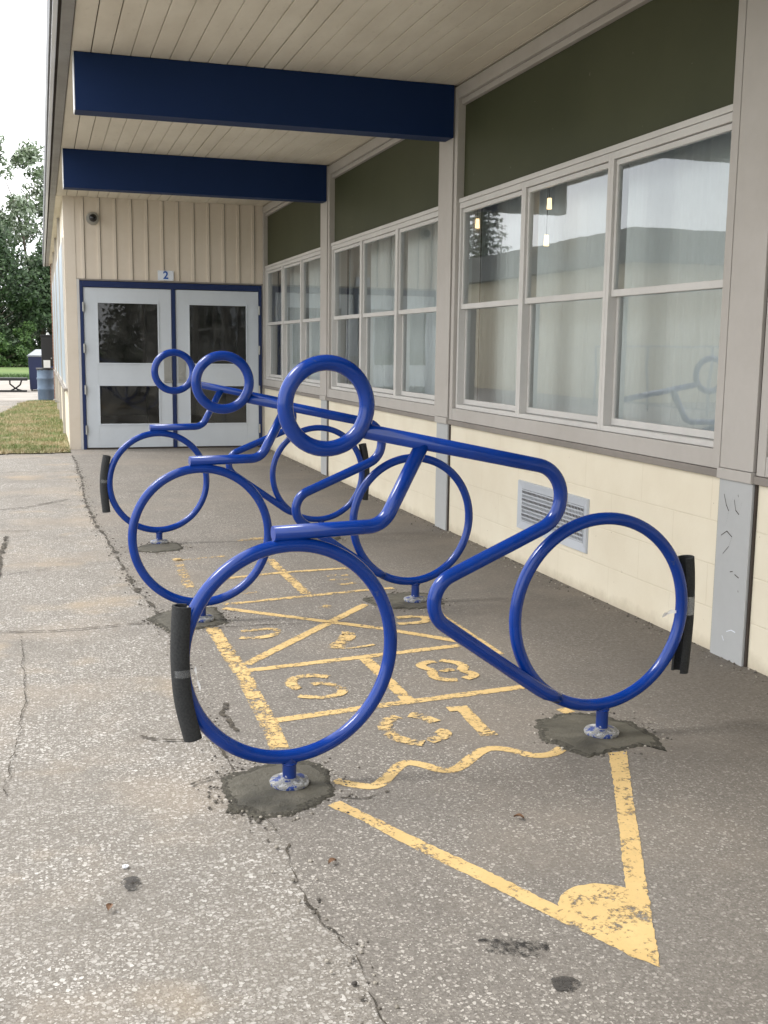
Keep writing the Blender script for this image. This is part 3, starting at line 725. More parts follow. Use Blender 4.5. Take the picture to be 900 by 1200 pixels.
for (x0, x1, gx0, gx1, side) in ((.540, 1.646, .700, 1.485, -1), (1.704, 2.802, 1.868, 2.648, 1)):
    bm = bmesh.new(); yf, yb = D-.012, D+.035
    gz = ((.318, .842), (1.108, 1.902))
    for a in ((x0, gx0, .022, 2.078), (gx1, x1, .022, 2.078)): box(bm, a[0], a[1], yf, yb, a[2], a[3], .002)
    for z0, z1 in ((.022, gz[0][0]), (gz[0][1], gz[1][0]), (gz[1][1], 2.078)): box(bm, gx0+.0005, gx1-.0005, yf+.0003, yb, z0, z1, .0)
    dr = new_obj('door', bm, M['door'], B)
    for z0, z1 in gz:
        bm = bmesh.new(); fw = .016
        box(bm, gx0-.004, gx0+fw, yf-.009, yf-.0005, z0-.004, z1+.004, .002); box(bm, gx1-fw, gx1+.004, yf-.009, yf-.0005, z0-.004, z1+.004, .002)
        box(bm, gx0+fw+.0005, gx1-fw-.0005, yf-.009, yf-.0005, z0-.004, z0+fw, .002); box(bm, gx0+fw+.0005, gx1-fw-.0005, yf-.009, yf-.0005, z1-fw, z1+.004, .002)
        new_obj('glazing_bead', bm, M['door'], dr)
        bm = bmesh.new(); vs = [bm.verts.new(c) for c in ((gx0,D+.006,z0),(gx1,D+.006,z0),(gx1,D+.006,z1),(gx0,D+.006,z1))]; bm.faces.new(vs)
        new_obj('pane', bm, M['door_glass'], dr)
    hx = x0-.004 if side < 0 else x1+.004
    for z in (.256, .776, 1.307, 1.832):
        bm = bmesh.new(); box(bm, hx-.013, hx+.013, D-.044, D-.031, z-.058, z+.058, .003)
        bmesh.ops.create_cone(bm, cap_ends=True, segments=12, radius1=.007, radius2=.007, depth=.118, matrix=Matrix.Translation((hx, D-.047, z)))
        new_obj('hinge', bm, M['metal'], dr)
    px0, px1 = ((1.538, 1.640) if side < 0 else (1.722, 1.824))
    bm = bmesh.new(); box(bm, px0, px1, D-.024, D-.013, .93, 1.245, .003)
    box(bm, px0-.006, px1+.006, D-.060, D-.013, .872, .905, .006); box(bm, px0, px1, D-.03, D-.013, .906, .929, .003)
    h = new_obj('handle', bm, M['metal'], dr)
    if side > 0:
        bm = bmesh.new(); bmesh.ops.create_cone(bm, cap_ends=True, segments=20, radius1=.022, radius2=.018, depth=.016, matrix=Matrix.Translation((1.773, D-.031, .985)) @ Matrix.Rotation(R(90), 4, 'X'))
        new_obj('lock_cylinder', bm, M['metal'], h)
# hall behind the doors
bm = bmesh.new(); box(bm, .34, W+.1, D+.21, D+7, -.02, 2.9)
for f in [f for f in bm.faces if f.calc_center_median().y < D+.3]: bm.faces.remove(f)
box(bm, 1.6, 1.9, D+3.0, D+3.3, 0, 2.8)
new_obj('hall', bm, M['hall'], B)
# right jamb strip beside the frame
bxo('jamb_strip', B, M['grey_trim'], 2.848, W+.03, D-.012, D+.1, 0, 2.165)

# ---- side wall of the wing, seen almost edge on
bxo('side_wall', B, M['block'], .325, .52, D+.142, 26.95, -.1, PROOF+.05)
bxo('wing_wall', B, M['far_cream'], .53, 8.8, D+7.05, 26.9, -.1, PROOF+.05)
bxo('outer_wall', B, M['far_cream'], 8.51, 8.8, Y0, D+7, -.1, PROOF+.05)
bxo('rear_wall', B, M['far_cream'], W+.26, 8.8, Y0-.1, Y0+.09, -.1, PROOF+.05)
bxo('brick_pier', B, M['brick'], .275, .56, 26.96, 27.45, -.1, PROOF+.04)
for k, (a, b) in enumerate(((14.95, 17.0), (17.25, 20.2), (20.5, 23.3), (23.6, 26.6))):
    w0 = bxo('window', B, M['sash'], .300, .324, a, b, .78, 2.72, bev=.004)
    bxo('pane', w0, M['shade_panel'], .296, .299, a+.05, b-.05, .84, 2.66)
    bxo('sill', w0, M['sill'], .270, .324, a-.03, b+.03, .74, .778, bev=.004)
    bxo('pipe', B, M['grey_trim'], .285, .323, b+.09, b+.13, 0.02, PROOF-.01)
bm = bmesh.new()
bmesh.ops.create_cone(bm, cap_ends=True, segments=12, radius1=.02, radius2=.016, depth=.10, matrix=Matrix.Translation((.27, 20.9, .31)) @ Matrix.Rotation(R(90), 4, 'Y'))
bmesh.ops.create_cone(bm, cap_ends=True, segments=12, radius1=.035, radius2=.035, depth=.015, matrix=Matrix.Translation((.22, 20.9, .345)))
new_obj('hose_tap', bm, M['metal'], B)

# ---- vent grille low on the wall
V = W+.0215
bm = bmesh.new(); y0, y1, z0, z1 = 5.343, 6.276, .229, .539; m_ = .052
for (fa, fb) in (((y0, z0), (y0+m_, z0+m_)),): pass
def bevelframe(bm, y0, y1, z0, z1, m_, xo, xi):
    O = [bm.verts.new((xo, y, z)) for y, z in ((y0,z0),(y1,z0),(y1,z1),(y0,z1))]
    Of = [bm.verts.new((xo-.012, y, z)) for y, z in ((y0+.004,z0+.004),(y1-.004,z0+.004),(y1-.004,z1-.004),(y0+.004,z1-.004))]
    I = [bm.verts.new((xi, y, z)) for y, z in ((y0+m_,z0+m_),(y1-m_,z0+m_),(y1-m_,z1-m_),(y0+m_,z1-m_))]
    for A, Bv in ((O, Of), (Of, I)):
        for k in range(4): bm.faces.new((A[k], A[(k+1)%4], Bv[(k+1)%4], Bv[k]))
    bmesh.ops.recalc_face_normals(bm, faces=bm.faces)
bevelframe(bm, y0, y1, z0, z1, m_, V, V-.004)
vg = new_obj('vent_grille', bm, M['vent'], B)
bxo('backing', vg, M['gap'], V-.001, V-.0003, y0+.02, y1-.02, z0+.02, z1-.02)
bm = bmesh.new(); rows = 9
for k in range(rows):
    z = z0+m_+.006+(z1-z0-2*m_-.012)*k/(rows-1)
    box(bm, V-.008, V-.0015, y0+m_, y1-m_, z-.0035, z+.0035)
new_obj('louvre', bm, M['vent'], vg)
bm = bmesh.new(); n = 46
for k in range(n):
    y = y0+m_+(y1-y0-2*m_)*(k+.5)/n
    for j in range(4):
        za = z0+m_+.006+(z1-z0-2*m_-.012)*(2*j)/(rows-1); zb = za+(z1-z0-2*m_-.012)/(rows-1)
        box(bm, V-.006, V-.0015, y-.003, y+.003, za, zb)
    # every second row only half height teeth, as in the pressed grille
    for j in range(4):
        za = z0+m_+.006+(z1-z0-2*m_-.012)*(2*j+1)/(rows-1); zb = za+(z1-z0-2*m_-.012)/(rows-1)*.95
        box(bm, V-.004, V-.0015, y-.0015, y+.0015, za, zb)
new_obj('grille_bars', bm, M['vent'], vg)

# ---- number sign, camera, lamps
sg = empty('door_number_sign', (1.583, D-.022, 2.255)); tag(sg, 'small white plate with a blue number 2 above the double doors', 'sign')
bm = bmesh.new(); box(bm, -.102, .102, -.003, .003, -.063, .063, .002); new_obj('plate', bm, M['sign_white'], sg)
cu = bpy.data.curves.new('numeral', 'FONT'); cu.body = '2'; cu.size = .135; cu.extrude = .0015; cu.offset = .003; cu.align_x = 'CENTER'; cu.align_y = 'CENTER'
tmp = bpy.data.objects.new('tmp', cu); col.objects.link(tmp); bpy.context.view_layer.update()
me = bpy.data.meshes.new_from_object(tmp.evaluated_get(bpy.context.evaluated_depsgraph_get())); bpy.data.objects.remove(tmp)
me.materials.clear(); me.materials.append(M['sign_blue'])
nm = bpy.data.objects.new('numeral', me); col.objects.link(nm); nm.parent = sg; nm.rotation_euler = (R(90), 0, 0); nm.location = (0, -.006, 0)
bm = bmesh.new()
for a, b in ((-.09,.05),(.09,.05),(-.09,-.05),(.09,-.05)):
    bmesh.ops.create_cone(bm, cap_ends=True, segments=8, radius1=.004, radius2=.003, depth=.004, matrix=Matrix.Translation((a, -.005, b)) @ Matrix.Rotation(R(90), 4, 'X'))
new_obj('screw', bm, M['metal'], sg)

sc_ = empty('security_camera', (.683, D-.0, 2.937)); tag(sc_, 'round dome security camera mounted high on the cream boards left of the doors', 'camera')
bm = bmesh.new()
bmesh.ops.create_cone(bm, cap_ends=True, segments=32, radius1=.082, radius2=.070, depth=.05, matrix=Matrix.Translation((0, -.03, 0)) @ Matrix.Rotation(R(90), 4, 'X'))
bmesh.ops.create_cone(bm, cap_ends=True, segments=32, radius1=.066, radius2=.056, depth=.03, matrix=Matrix.Translation((0, -.07, 0)) @ Matrix.Rotation(R(90), 4, 'X'))
new_obj('housing', bm, M['metal'], sc_)
bm = bmesh.new(); bmesh.ops.create_uvsphere(bm, u_segments=24, v_segments=14, radius=.050, matrix=Matrix.Translation((.0, -.082, .0)))
new_obj('dome', bm, M['dome'], sc_, True)

for (x, y, z, lab) in ((W+.17, 7.46, 2.25, 'small warm glowing lamp seen through the leftmost of the near windows'), (W+.17, 6.29, 2.25, 'small warm glowing lamp seen high through the middle near window'), (W+.17, 6.315, 2.03, 'small dim warm lamp lower down behind the middle near window')):
    l = empty('pendant_lamp', (x, y, z)); tag(l, lab, 'lamp', 'lamps inside the classroom')
    bm = bmesh.new(); bmesh.ops.create_cone(bm, cap_ends=True, segments=16, radius1=.016, radius2=.013, depth=.066); new_obj('shade', bm, M['lamp'], l)
    bm = bmesh.new(); bmesh.ops.create_cone(bm, cap_ends=True, segments=8, radius1=.002, radius2=.002, depth=2.9-z-.034, matrix=Matrix.Translation((0,0,.034+(2.9-z-.034)/2))); new_obj('cord', bm, M['black_metal'], l)

# ------------------------------------------------------------------ small litter
def leaf(x, y, s, rz, lab, mat='dried_leaf'):
    bm = bmesh.new(); prev = None
    for k in range(7):
        f = k/6; wv = s*.32*math.sin(math.pi*min(1, f+.08)); h = .010+.006*math.sin(f*3)
        v = (bm.verts.new((f*s-s/2, -wv, h+.003)), bm.verts.new((f*s-s/2, 0, h-.002)), bm.verts.new((f*s-s/2, wv, h+.004)))
        if prev: bm.faces.new((prev[0], v[0], v[1], prev[1])); bm.faces.new((prev[1], v[1], v[2], prev[2]))
        prev = v
    o = new_obj('fallen_leaf', bm, M[mat], None, True); o.location = (x, y, 0); o.rotation_euler = (0, 0, rz)
    tag(o, lab, 'leaf', 'dead leaves on the asphalt')
leaf(.69, 2.60, .026, .4, 'small brown dead leaf on the asphalt below the nearest concrete patch')
leaf(.115, 2.52, .026, 1.2, 'small brown dead leaf on the pale old asphalt at lower left')
leaf(1.28, 2.72, .030, 2.6, 'thin dark dead leaf inside the pencil tip of the yellow marking')
# washer
bm = bmesh.new(); n = 24; rings = []
for r_, h_ in ((.014,.005),(.014,.009),(.006,.009),(.006,.005)):
    rings.append([bm.verts.new((r_*math.cos(2*math.pi*k/n), r_*math.sin(2*math.pi*k/n), h_)) for k in range(n)])
for i in range(4):
    A, Bv = rings[i], rings[(i+1)%4]
    for k in range(n): bm.faces.new((A[k], A[(k+1)%n], Bv[(k+1)%n], Bv[k]))
bmesh.ops.recalc_face_normals(bm, faces=bm.faces)
o = new_obj('washer', bm, M['white_metal']); o.location = (.167, 2.735, 0); o.scale = (.6, .6, .8); tag(o, 'small metal washer lying on the pale asphalt beside a dark spot', 'washer')
# loose grit gathered along the wall and the seam
bm = bmesh.new(); rnd = random.Random(3)
patch_c = [(.66,3.13),(1.85,3.30),(.66,5.32),(1.83,5.40),(.70,7.32),(1.84,7.43)]
for k in range(2300):
    if k < 900:
        y = rnd.uniform(1.5, D); x = W+.02-abs(rnd.gauss(0, .06))
    else:
        y = rnd.uniform(1.4, 13); x = seam_x(y)+rnd.gauss(0, .03)
    if k >= 1500:
        c_ = patch_c[k % 6]; a_ = rnd.uniform(0, 6.28); q_ = rnd.gauss(.20, .03); x, y = c_[0]+q_*math.cos(a_), c_[1]+q_*math.sin(a_)*1.05
    s = rnd.uniform(.002, .0065)
    m4 = Matrix.Translation((x, y, .006)) @ Matrix.Rotation(rnd.uniform(0, 6), 4, 'Z') @ Matrix.Diagonal((s*rnd.uniform(.7,1.4), s, s*.7, 1))
    bmesh.ops.create_icosphere(bm, subdivisions=1, radius=1, matrix=m4)
t = NT('grit'); geo = t.new('ShaderNodeNewGeometry'); t.base(t.ramp(geo.outputs['Random Per Island'], [(0, (.05,.045,.04,1)), (.6, (.2,.18,.15,1)), (1, (.4,.37,.32,1))])); t.rough(.9)
tag(new_obj('grit', bm, t.m), 'loose grit and small stones along the wall foot and the pavement seam', 'grit', kind='stuff')

# ------------------------------------------------------------------ grass verge
verge = [(-1.6,14.12),(-.9,14.07),(-.3,14.12),(.318,14.17),(.318,26.9),(.27,27.3),(-.2,27.25),(-.45,26.6),(-.6,24.2),(-.85,21.6),(-1.0,20.2),(-1.7,18.8)]
verge0 = verge; verge = [(x+.07*noise.noise(Vector((x*5, y*5, 0)))*(x < .3), y+.10*noise.noise(Vector((x*6, y*3, 4)))) for x, y in ragged(verge, 0, .08)]
poly_sheet('verge_soil', verge, .012, M['turf']); tag(bpy.data.objects['verge_soil'], kind='structure')
def inside(x, y, P):
    c = False; j = len(P)-1
    for i in range(len(P)):
        if (P[i][1] > y) != (P[j][1] > y) and x < (P[j][0]-P[i][0])*(y-P[i][1])/(P[j][1]-P[i][1])+P[i][0]: c = not c
        j = i
    return c
def blades(name, n, samp, h0, h1, w_, mat, seed, lab):
    rnd = random.Random(seed); V_ = []; F_ = []
    for k in range(n):
        x, y, z = samp(rnd)
        if x is None: continue
        a = rnd.uniform(0, 6.28); h = rnd.uniform(h0, h1); lean = rnd.uniform(0, h*1.1); la = rnd.uniform(0, 6.28)
        dx, dy = math.cos(a)*w_, math.sin(a)*w_; i = len(V_)
        V_ += [(x-dx, y-dy, z), (x+dx, y+dy, z), (x+lean*math.cos(la), y+lean*math.sin(la), z+h)]; F_.append((i, i+1, i+2))
    me = bpy.data.meshes.new(name); me.from_pydata(V_, [], F_); me.materials.append(mat)
    o = bpy.data.objects.new(name, me); col.objects.link(o); tag(o, lab, 'grass', kind='stuff'); return o
def vs_(rnd):
    x, y = rnd.uniform(-1.7, .33), 14+13.4*rnd.random()**1.3
    if not inside(x + rnd.gauss(0, .02), y + rnd.gauss(0, .03), verge) or noise.noise(Vector((x*5, y*4, 0))) < -.34: return None, 0, 0
    return x, y, .012
blades('verge_grass', 60000, vs_, .015, .05, .006, M['grass_blade'], 5, 'short patchy half dry grass on the verge beside the school side wall')
def ls_(rnd): 
    y = 43.7+8*rnd.random(); return rnd.uniform(-6, 1.5), y, -.06
blades('lawn_grass', 9000, ls_, .06, .14, .02, M['leaf_shrub'], 6, 'rough green grass at the near edge of the far lawn')

# ------------------------------------------------------------------ things on the pad beyond
def lathe(bm, prof, cx, cy, n=40):
    rings = [[bm.verts.new((cx+r_*math.cos(2*math.pi*k/n), cy+r_*math.sin(2*math.pi*k/n), z)) for k in range(n)] for r_, z in prof]
    for A, Bv in zip(rings, rings[1:]):
        for k in range(n): bm.faces.new((A[k], A[(k+1)%n], Bv[(k+1)%n], Bv[k]))
    bm.faces.new(rings[0][::-1]); bm.faces.new(rings[-1])
br_ = empty('plastic_barrel', (.09, 27.75, .004)); tag(br_, 'faded blue plastic barrel used as a litter bin at the building corner', 'barrel')
bm = bmesh.new(); lathe(bm, [(.175,0),(.19,.02),(.195,.24),(.207,.255),(.207,.285),(.197,.30),(.2,.50),(.212,.515),(.212,.545),(.2,.56),(.195,.74),(.2,.765),(.19,.77),(.185,.70),(.18,.5)], 0, 0)
bmesh.ops.recalc_face_normals(bm, faces=bm.faces)
new_obj('drum', bm, M['barrel'], br_, True)
bm = bmesh.new(); n = 48; prev = None
for k in range(n):
    a = 2*math.pi*k/n; q = noise.noise(Vector((math.cos(a)*3, math.sin(a)*3, 0)))
    v = (bm.verts.new((.208*math.cos(a), .208*math.sin(a), .735+.03*q)), bm.verts.new((.214*math.cos(a), .214*math.sin(a), .782)), bm.verts.new((.17*math.cos(a), .17*math.sin(a), .775)), bm.verts.new((.15*math.cos(a), .15*math.sin(a), .55)))
    if k == 0: first = v
    if prev:
        for j in range(3): bm.faces.new((prev[j], v[j], v[j+1], prev[j+1]))
    prev = v
for j in range(3): bm.faces.new((prev[j], first[j], first[j+1], prev[j+1]))
new_obj('bin_liner', bm, M['black_metal'], br_, True)

bn = empty('wheeled_bin', (-.02, 33.6, .004)); tag(bn, 'navy blue waste container with a sloping grey lid standing behind the barrel', 'waste container')
bm = bmesh.new(); box(bm, -.34, .50, -.4, .4, .04, 1.0, .02)
for v in bm.verts:
    if v.co.z < .5: v.co.x = .08+(v.co.x-.08)*.93
new_obj('body', bm, M['bin_navy'], bn)
bm = bmesh.new(); vs0 = [(-.37,-.43,.985),(.53,-.43,.985),(.53,.43,.985),(-.37,.43,.985),(-.37,-.43,1.03),(.53,-.43,1.03),(.45,.35,1.20),(-.12,.35,1.20)]
vv = [bm.verts.new(v) for v in vs0]
for f in ((0,3,2,1),(0,1,5,4),(1,2,6,5),(2,3,7,6),(3,0,4,7),(4,5,6,7)): bm.faces.new([vv[i] for i in f])
bmesh.ops.bevel(bm, geom=list(bm.edges), offset=.012, segments=2, affect='EDGES'); new_obj('lid', bm, M['lid_grey'], bn)
for x in (-.26, .42):
    bm = bmesh.new(); bmesh.ops.create_cone(bm, cap_ends=True, segments=16, radius1=.05, radius2=.05, depth=.04, matrix=Matrix.Translation((x, -.34, .05)) @ Matrix.Rotation(R(90), 4, 'Y')); new_obj('wheel', bm, M['black_metal'], bn)

cb = empty('metal_cabinet', (.20, 29.2, .004)); tag(cb, 'tall black metal cabinet on legs behind the blue barrel at the building corner', 'cabinet')
bm = bmesh.new(); box(bm, -.19, .24, -.2, .2, .80, 1.55, .012); box(bm, -.205, .255, -.215, .215, 1.551, 1.585, .006); new_obj('body', bm, M['black_metal'], cb)
bm = bmesh.new(); box(bm, -.16, .21, -.212, -.201, .86, 1.50, .004); dd = new_obj('door', bm, M['black_metal'], cb)
bm = bmesh.new(); bmesh.ops.create_cone(bm, cap_ends=True, segments=12, radius1=.018, radius2=.015, depth=.03, matrix=Matrix.Translation((.05, -.225, 1.0)) @ Matrix.Rotation(R(90), 4, 'X')); new_obj('knob', bm, M['metal'], dd)
bm = bmesh.new(); bmesh.ops.create_cone(bm, cap_ends=True, segments=14, radius1=.05, radius2=.02, depth=.06, matrix=Matrix.Translation((-.02, 0, 1.614))); new_obj('cap', bm, M['metal'], cb)
for x in (-.165, .215):
    for y in (-.17, .17): bxo('leg', cb, M['black_metal'], x-.02, x+.02, y-.02, y+.02, 0, .799)
bm = bmesh.new(); box(bm, -.08, .08, -.003, .003, -.1, .1); pp = new_obj('paper_notice', bm, M['paper']); pp.location = (.135, 28.6, .86); tag(pp, 'small white paper notice on a thin stake between the barrel and the black cabinet', 'notice')
bm = bmesh.new(); box(bm, -.008, .008, .0035, .012, -.856, .08); new_obj('stake', bm, M['galv'], pp)

tb = empty('low_bench', (-1.05, 32.8, .004)); tag(tb, 'low black metal bench with curved legs standing on the pad at the left edge', 'bench')
bm = bmesh.new()
for k in range(5): box(bm, -1.0, .66, -.30+k*.12, -.19+k*.12, .32, .395, .005)
new_obj('seat', bm, M['black_metal'], tb)
for x in (-.62, .34):
    bm = bmesh.new(); pts = [(x-.16, 0, .33), (x-.16, 0, .22), (x-.05, 0, .12), (x+.05, 0, .06), (x+.16, 0, .03)]
    sweep(bm, pts, .022, (0,1,0), seg=10); pts = [(x+.16, 0, .33), (x+.12, 0, .2), (x+.0, 0, .1), (x-.14, 0, .03)]
    sweep(bm, pts, .022, (0,1,0), seg=10); new_obj('leg', bm, M['black_metal'], tb)
bxo('foot_rail', tb, M['black_metal'], -1.0, .64, -.30, -.24, 0, .055); bxo('foot_rail', tb, M['black_metal'], -1.0, .64, .24, .28, 0, .035)

# ------------------------------------------------------------------ trees
def tree(name, x, y, h, rad, lo, nleaf, ls, mat, seed, lab, cat='tree', group=None, lumps=26, spread=1.0, trunk_r=.16):
    rnd = random.Random(seed); root = empty(name, (x, y, -.06)); tag(root, lab, cat, group)
    bm = bmesh.new()
    def limb(p, d, L, r0, r1, n=6):
        pts = [Vector(p)]; dd = Vector(d).normalized()
        for i in range(n):
            dd = (dd+Vector((rnd.uniform(-.15,.15), rnd.uniform(-.15,.15), rnd.uniform(-.02,.1)))).normalized(); pts.append(pts[-1]+dd*L/n)
        rings = []
        for i, q in enumerate(pts):
            r_ = r0+(r1-r0)*i/n; a = dd.orthogonal().normalized(); b = dd.cross(a)
            rings.append([bm.verts.new(q+(a*math.cos(k*math.pi/3.5)+b*math.sin(k*math.pi/3.5))*r_) for k in range(7)])
        for A, Bv in zip(rings, rings[1:]):
            for k in range(7): bm.faces.new((A[k], A[(k+1)%7], Bv[(k+1)%7], Bv[k]))
        return pts
    tp = limb((0,0,0), (0,0,1), h*.9, trunk_r, .02, 9); lump = []
    for k in range(lumps):
        f = lo+(1-lo)*(k+.5)/lumps; z = h*f
        env = math.sin(math.pi*min(1, max(.06, (f-lo)/(1-lo)*.86+.12)))**.7*rad
        a = rnd.uniform(0, 6.28); rr = env*math.sqrt(rnd.uniform(.05, 1))
        b = tp[min(9, int(f*9))]
        e = Vector((math.cos(a)*rr, math.sin(a)*rr, z))
        s = Vector((b.x, b.y, max(.3, z-rr*.6)))
        limb(s, e-s, (e-s).length, trunk_r*.22*(1.2-f), .008, 5)
        lump.append((e, rad*rnd.uniform(.20, .42)*(1.15-.4*f)*spread))
    bmesh.ops.recalc_face_normals(bm, faces=bm.faces)
    new_obj('trunk', bm, M['bark'], root, True)
    V_ = []; F_ = []
    for k in range(nleaf):
        e, s = lump[rnd.randrange(len(lump))]
        d = Vector((rnd.gauss(0,1), rnd.gauss(0,1), rnd.gauss(0,1))).normalized()*s*(rnd.random()**.42)
        d.z *= .8; p = e+d
        if p.z < .1: continue
        q = ls*rnd.uniform(.5, 1.3); a = Vector((rnd.gauss(0,1), rnd.gauss(0,1), rnd.gauss(0,1))).normalized(); b = a.orthogonal().normalized()
        i = len(V_); V_ += [p-a*q*.6, p+b*q*.32, p+a*q*.6, p-b*q*.32]; F_.append((i, i+1, i+2, i+3))
    me = bpy.data.meshes.new('crown'); me.from_pydata([tuple(v) for v in V_], [], F_); me.materials.append(M[mat])
    o = bpy.data.objects.new('crown', me); col.objects.link(o); o.parent = root
TG = 'trees beyond the lawn'
tree('poplar_tree', -3.3, 79, 15.6, 3.3, .12, 9000, .30, 'leaf_light', 11, 'tall loose silvery leaved tree beyond the lawn at the left edge', group=TG, lumps=44, trunk_r=.2)
tree('poplar_tree', .2, 84, 15.2, 3.6, .10, 9500, .30, 'leaf_light', 12, 'tall loose tree beyond the lawn, just left of the roof edge', group=TG, lumps=46, trunk_r=.22)
tree('poplar_tree', 5.0, 86, 16.5, 4.0, .12, 7000, .32, 'leaf_light', 14, 'tall loose tree mostly hidden behind the school roof', group=TG, lumps=40, trunk_r=.2)
tree('poplar_tree', -10, 84, 17, 4.2, .12, 7000, .32, 'leaf_light', 15, 'tall loose tree beyond the lawn outside the left edge', group=TG, lumps=40)
tree('dark_tree', -2.6, 74, 8.4, 3.0, .02, 9000, .26, 'leaf_dark', 21, 'dense dark green tree in front of the tall silvery trees at the left edge', group=TG, lumps=34, spread=1.25)
tree('dark_tree', 1.0, 75.5, 7.6, 3.0, .02, 9000, .26, 'leaf_dark', 22, 'dense dark green tree beyond the lawn beside the building corner', group=TG, lumps=34, spread=1.25)
tree('dark_tree', -8, 76, 8.5, 3.6, .02, 6000, .28, 'leaf_dark', 24, 'dense dark green tree beyond the lawn further left', group=TG, lumps=30, spread=1.25)
tree('dark_tree', 7, 77, 8.5, 3.6, .02, 5000, .28, 'leaf_dark', 25, 'dense dark green tree behind the school wing', group=TG, lumps=30, spread=1.25)
for k, (x, y, h, lab) in enumerate(((-2.3, 71, 1.9, 'low bright green shrub at the far side of the lawn, left edge'), (-.7, 71.8, 2.6, 'broad bright green shrub below the dark trees, between two others'), (1.2, 71.4, 1.8, 'low bright green shrub behind the waste container'), (-5, 71.5, 2.2, 'low bright green shrub outside the left edge of the lawn'))):
    tree('shrub', x, y, h, 1.4, .05, 2600, .17, 'leaf_shrub', 40+k, lab, 'shrub', 'shrubs along the lawn', lumps=14, spread=1.1, trunk_r=.05)

rnd = random.Random(77); V_ = []; F_ = []
for k in range(26000):
    x = rnd.uniform(-26, 14); y = rnd.uniform(88, 93); top = 5.2+2.6*noise.noise(Vector((x*.25, 0, 0)))+1.2*noise.noise(Vector((x*.9, 5, 0)))
    p = Vector((x, y, rnd.uniform(-.1, top))); q = rnd.uniform(.2, .45)
    a = Vector((rnd.gauss(0,1), rnd.gauss(0,1), rnd.gauss(0,1))).normalized(); b = a.orthogonal().normalized()
    i = len(V_); V_ += [tuple(p-a*q*.6), tuple(p+b*q*.4), tuple(p+a*q*.6), tuple(p-b*q*.4)]; F_.append((i, i+1, i+2, i+3))
me = bpy.data.meshes.new('undergrowth'); me.from_pydata(V_, [], F_); me.materials.append(M['leaf_dark']); o = bpy.data.objects.new('undergrowth', me); col.objects.link(o)
tag(o, 'dark mass of undergrowth at the foot of the trees beyond the lawn', 'undergrowth', kind='stuff')
for k, x in enumerate((-3, 2.5, 8)):  # unseen trees added so the door glass mirrors something dark
    tree('dark_tree', x, -27-k, 7.5, 3.6, .02, 5000, .3, 'leaf_dark', 60+k, ['dark tree left of the other two, seen only reflected in the door glass', 'dark middle tree behind the camera, seen only reflected in the door glass', 'dark tree right of the other two, seen only reflected in the door glass'][k], group='trees behind the camera', lumps=28, spread=1.3)

# ------------------------------------------------------------------ what the windows reflect: building, fence and spruce across the yard
ob = empty('opposite_building', (-9.2, 26, 0)); tag(ob, 'cream low building across the yard seen only reflected in the windows', 'building')
bxo('wall', ob, M['far_cream'], -26, 0, 0, 22, -.1, 3.7)
bxo('fascia', ob, M['far_dark'], -26.3, .3, -.3, 22.3, 3.71, 4.55)
bxo('roof', ob, M['roof'], -26, 0, .0, 22, 4.551, 4.6)
for x in (-3.2, -12):
    d_ = bxo('door', ob, M['door_navy'], x-1, x, -.06, -.005, 0, 2.15, bev=.01); bxo('handle', d_, M['metal'], x-.15, x-.1, -.12, -.061, .95, 1.15)
for y in (15,):
    w0 = bxo('window', ob, M['sash'], .005, .05, y, y+1.6, 1.1, 2.4, bev=.01); bxo('pane', w0, M['dome'], .051, .056, y+.06, y+1.54, 1.16, 2.34)
fc = empty('chain_link_fence', (-7.6, 10, 0)); tag(fc, 'chain link fence across the yard seen only reflected in the windows', 'fence')
for k in range(7):
    bm = bmesh.new(); bmesh.ops.create_cone(bm, cap_ends=True, segments=10, radius1=.03, radius2=.03, depth=1.5, matrix=Matrix.Translation((0, k*2.5, .75))); new_obj('post', bm, M['galv'], fc)
for z in (1.46, .12): bxo('rail', fc, M['galv'], -.02, .02, .04, 15, z, z+.04)
bm = bmesh.new(); y = 0
while y < 15:
    for s in (1, -1):
        ya, yb = (y, y+1.3) if s > 0 else (y+1.3, y)
        vs = [bm.verts.new(c) for c in ((.0+.002*s, ya, .14), (.002*s, ya+.006, .14), (.002*s, yb+.006, 1.46), (.002*s, yb, 1.46))]; bm.faces.new(vs)
    y += .14
new_obj('wire_mesh', bm, M['galv'], fc)
# spruce: whorls of drooping branches
sp_ = empty('spruce_tree', (-15.5, 52, -.06)); tag(sp_, 'dark spruce behind the opposite building, seen only in the window reflection', 'tree')
bm = bmesh.new(); bmesh.ops.create_cone(bm, cap_ends=True, segments=10, radius1=.22, radius2=.03, depth=10, matrix=Matrix.Translation((0,0,5))); new_obj('trunk', bm, M['bark'], sp_)
rnd = random.Random(9); V_ = []; F_ = []
for w_ in range(30):
    z = 1.2+w_*.31; L = (10.6-z)*.42
    for b in range(9):
        a = b*.698+w_*.9+rnd.uniform(-.2,.2); Lb = L*rnd.uniform(.75,1.1)
        for q in range(26):
            f = rnd.random(); r_ = Lb*f; p = Vector((math.cos(a)*r_, math.sin(a)*r_, z-.25*r_+.1*r_*f)) + Vector((rnd.gauss(0,.12), rnd.gauss(0,.12), rnd.gauss(0,.06)))
            d = Vector((rnd.gauss(0,1), rnd.gauss(0,1), -abs(rnd.gauss(0,.6)))).normalized()*.22; e = d.orthogonal().normalized()*.05; i = len(V_)
            V_ += [tuple(p-e), tuple(p+e), tuple(p+d)]; F_.append((i, i+1, i+2))
me = bpy.data.meshes.new('crown'); me.from_pydata(V_, [], F_); me.materials.append(M['needle']); o = bpy.data.objects.new('crown', me); col.objects.link(o); o.parent = sp_

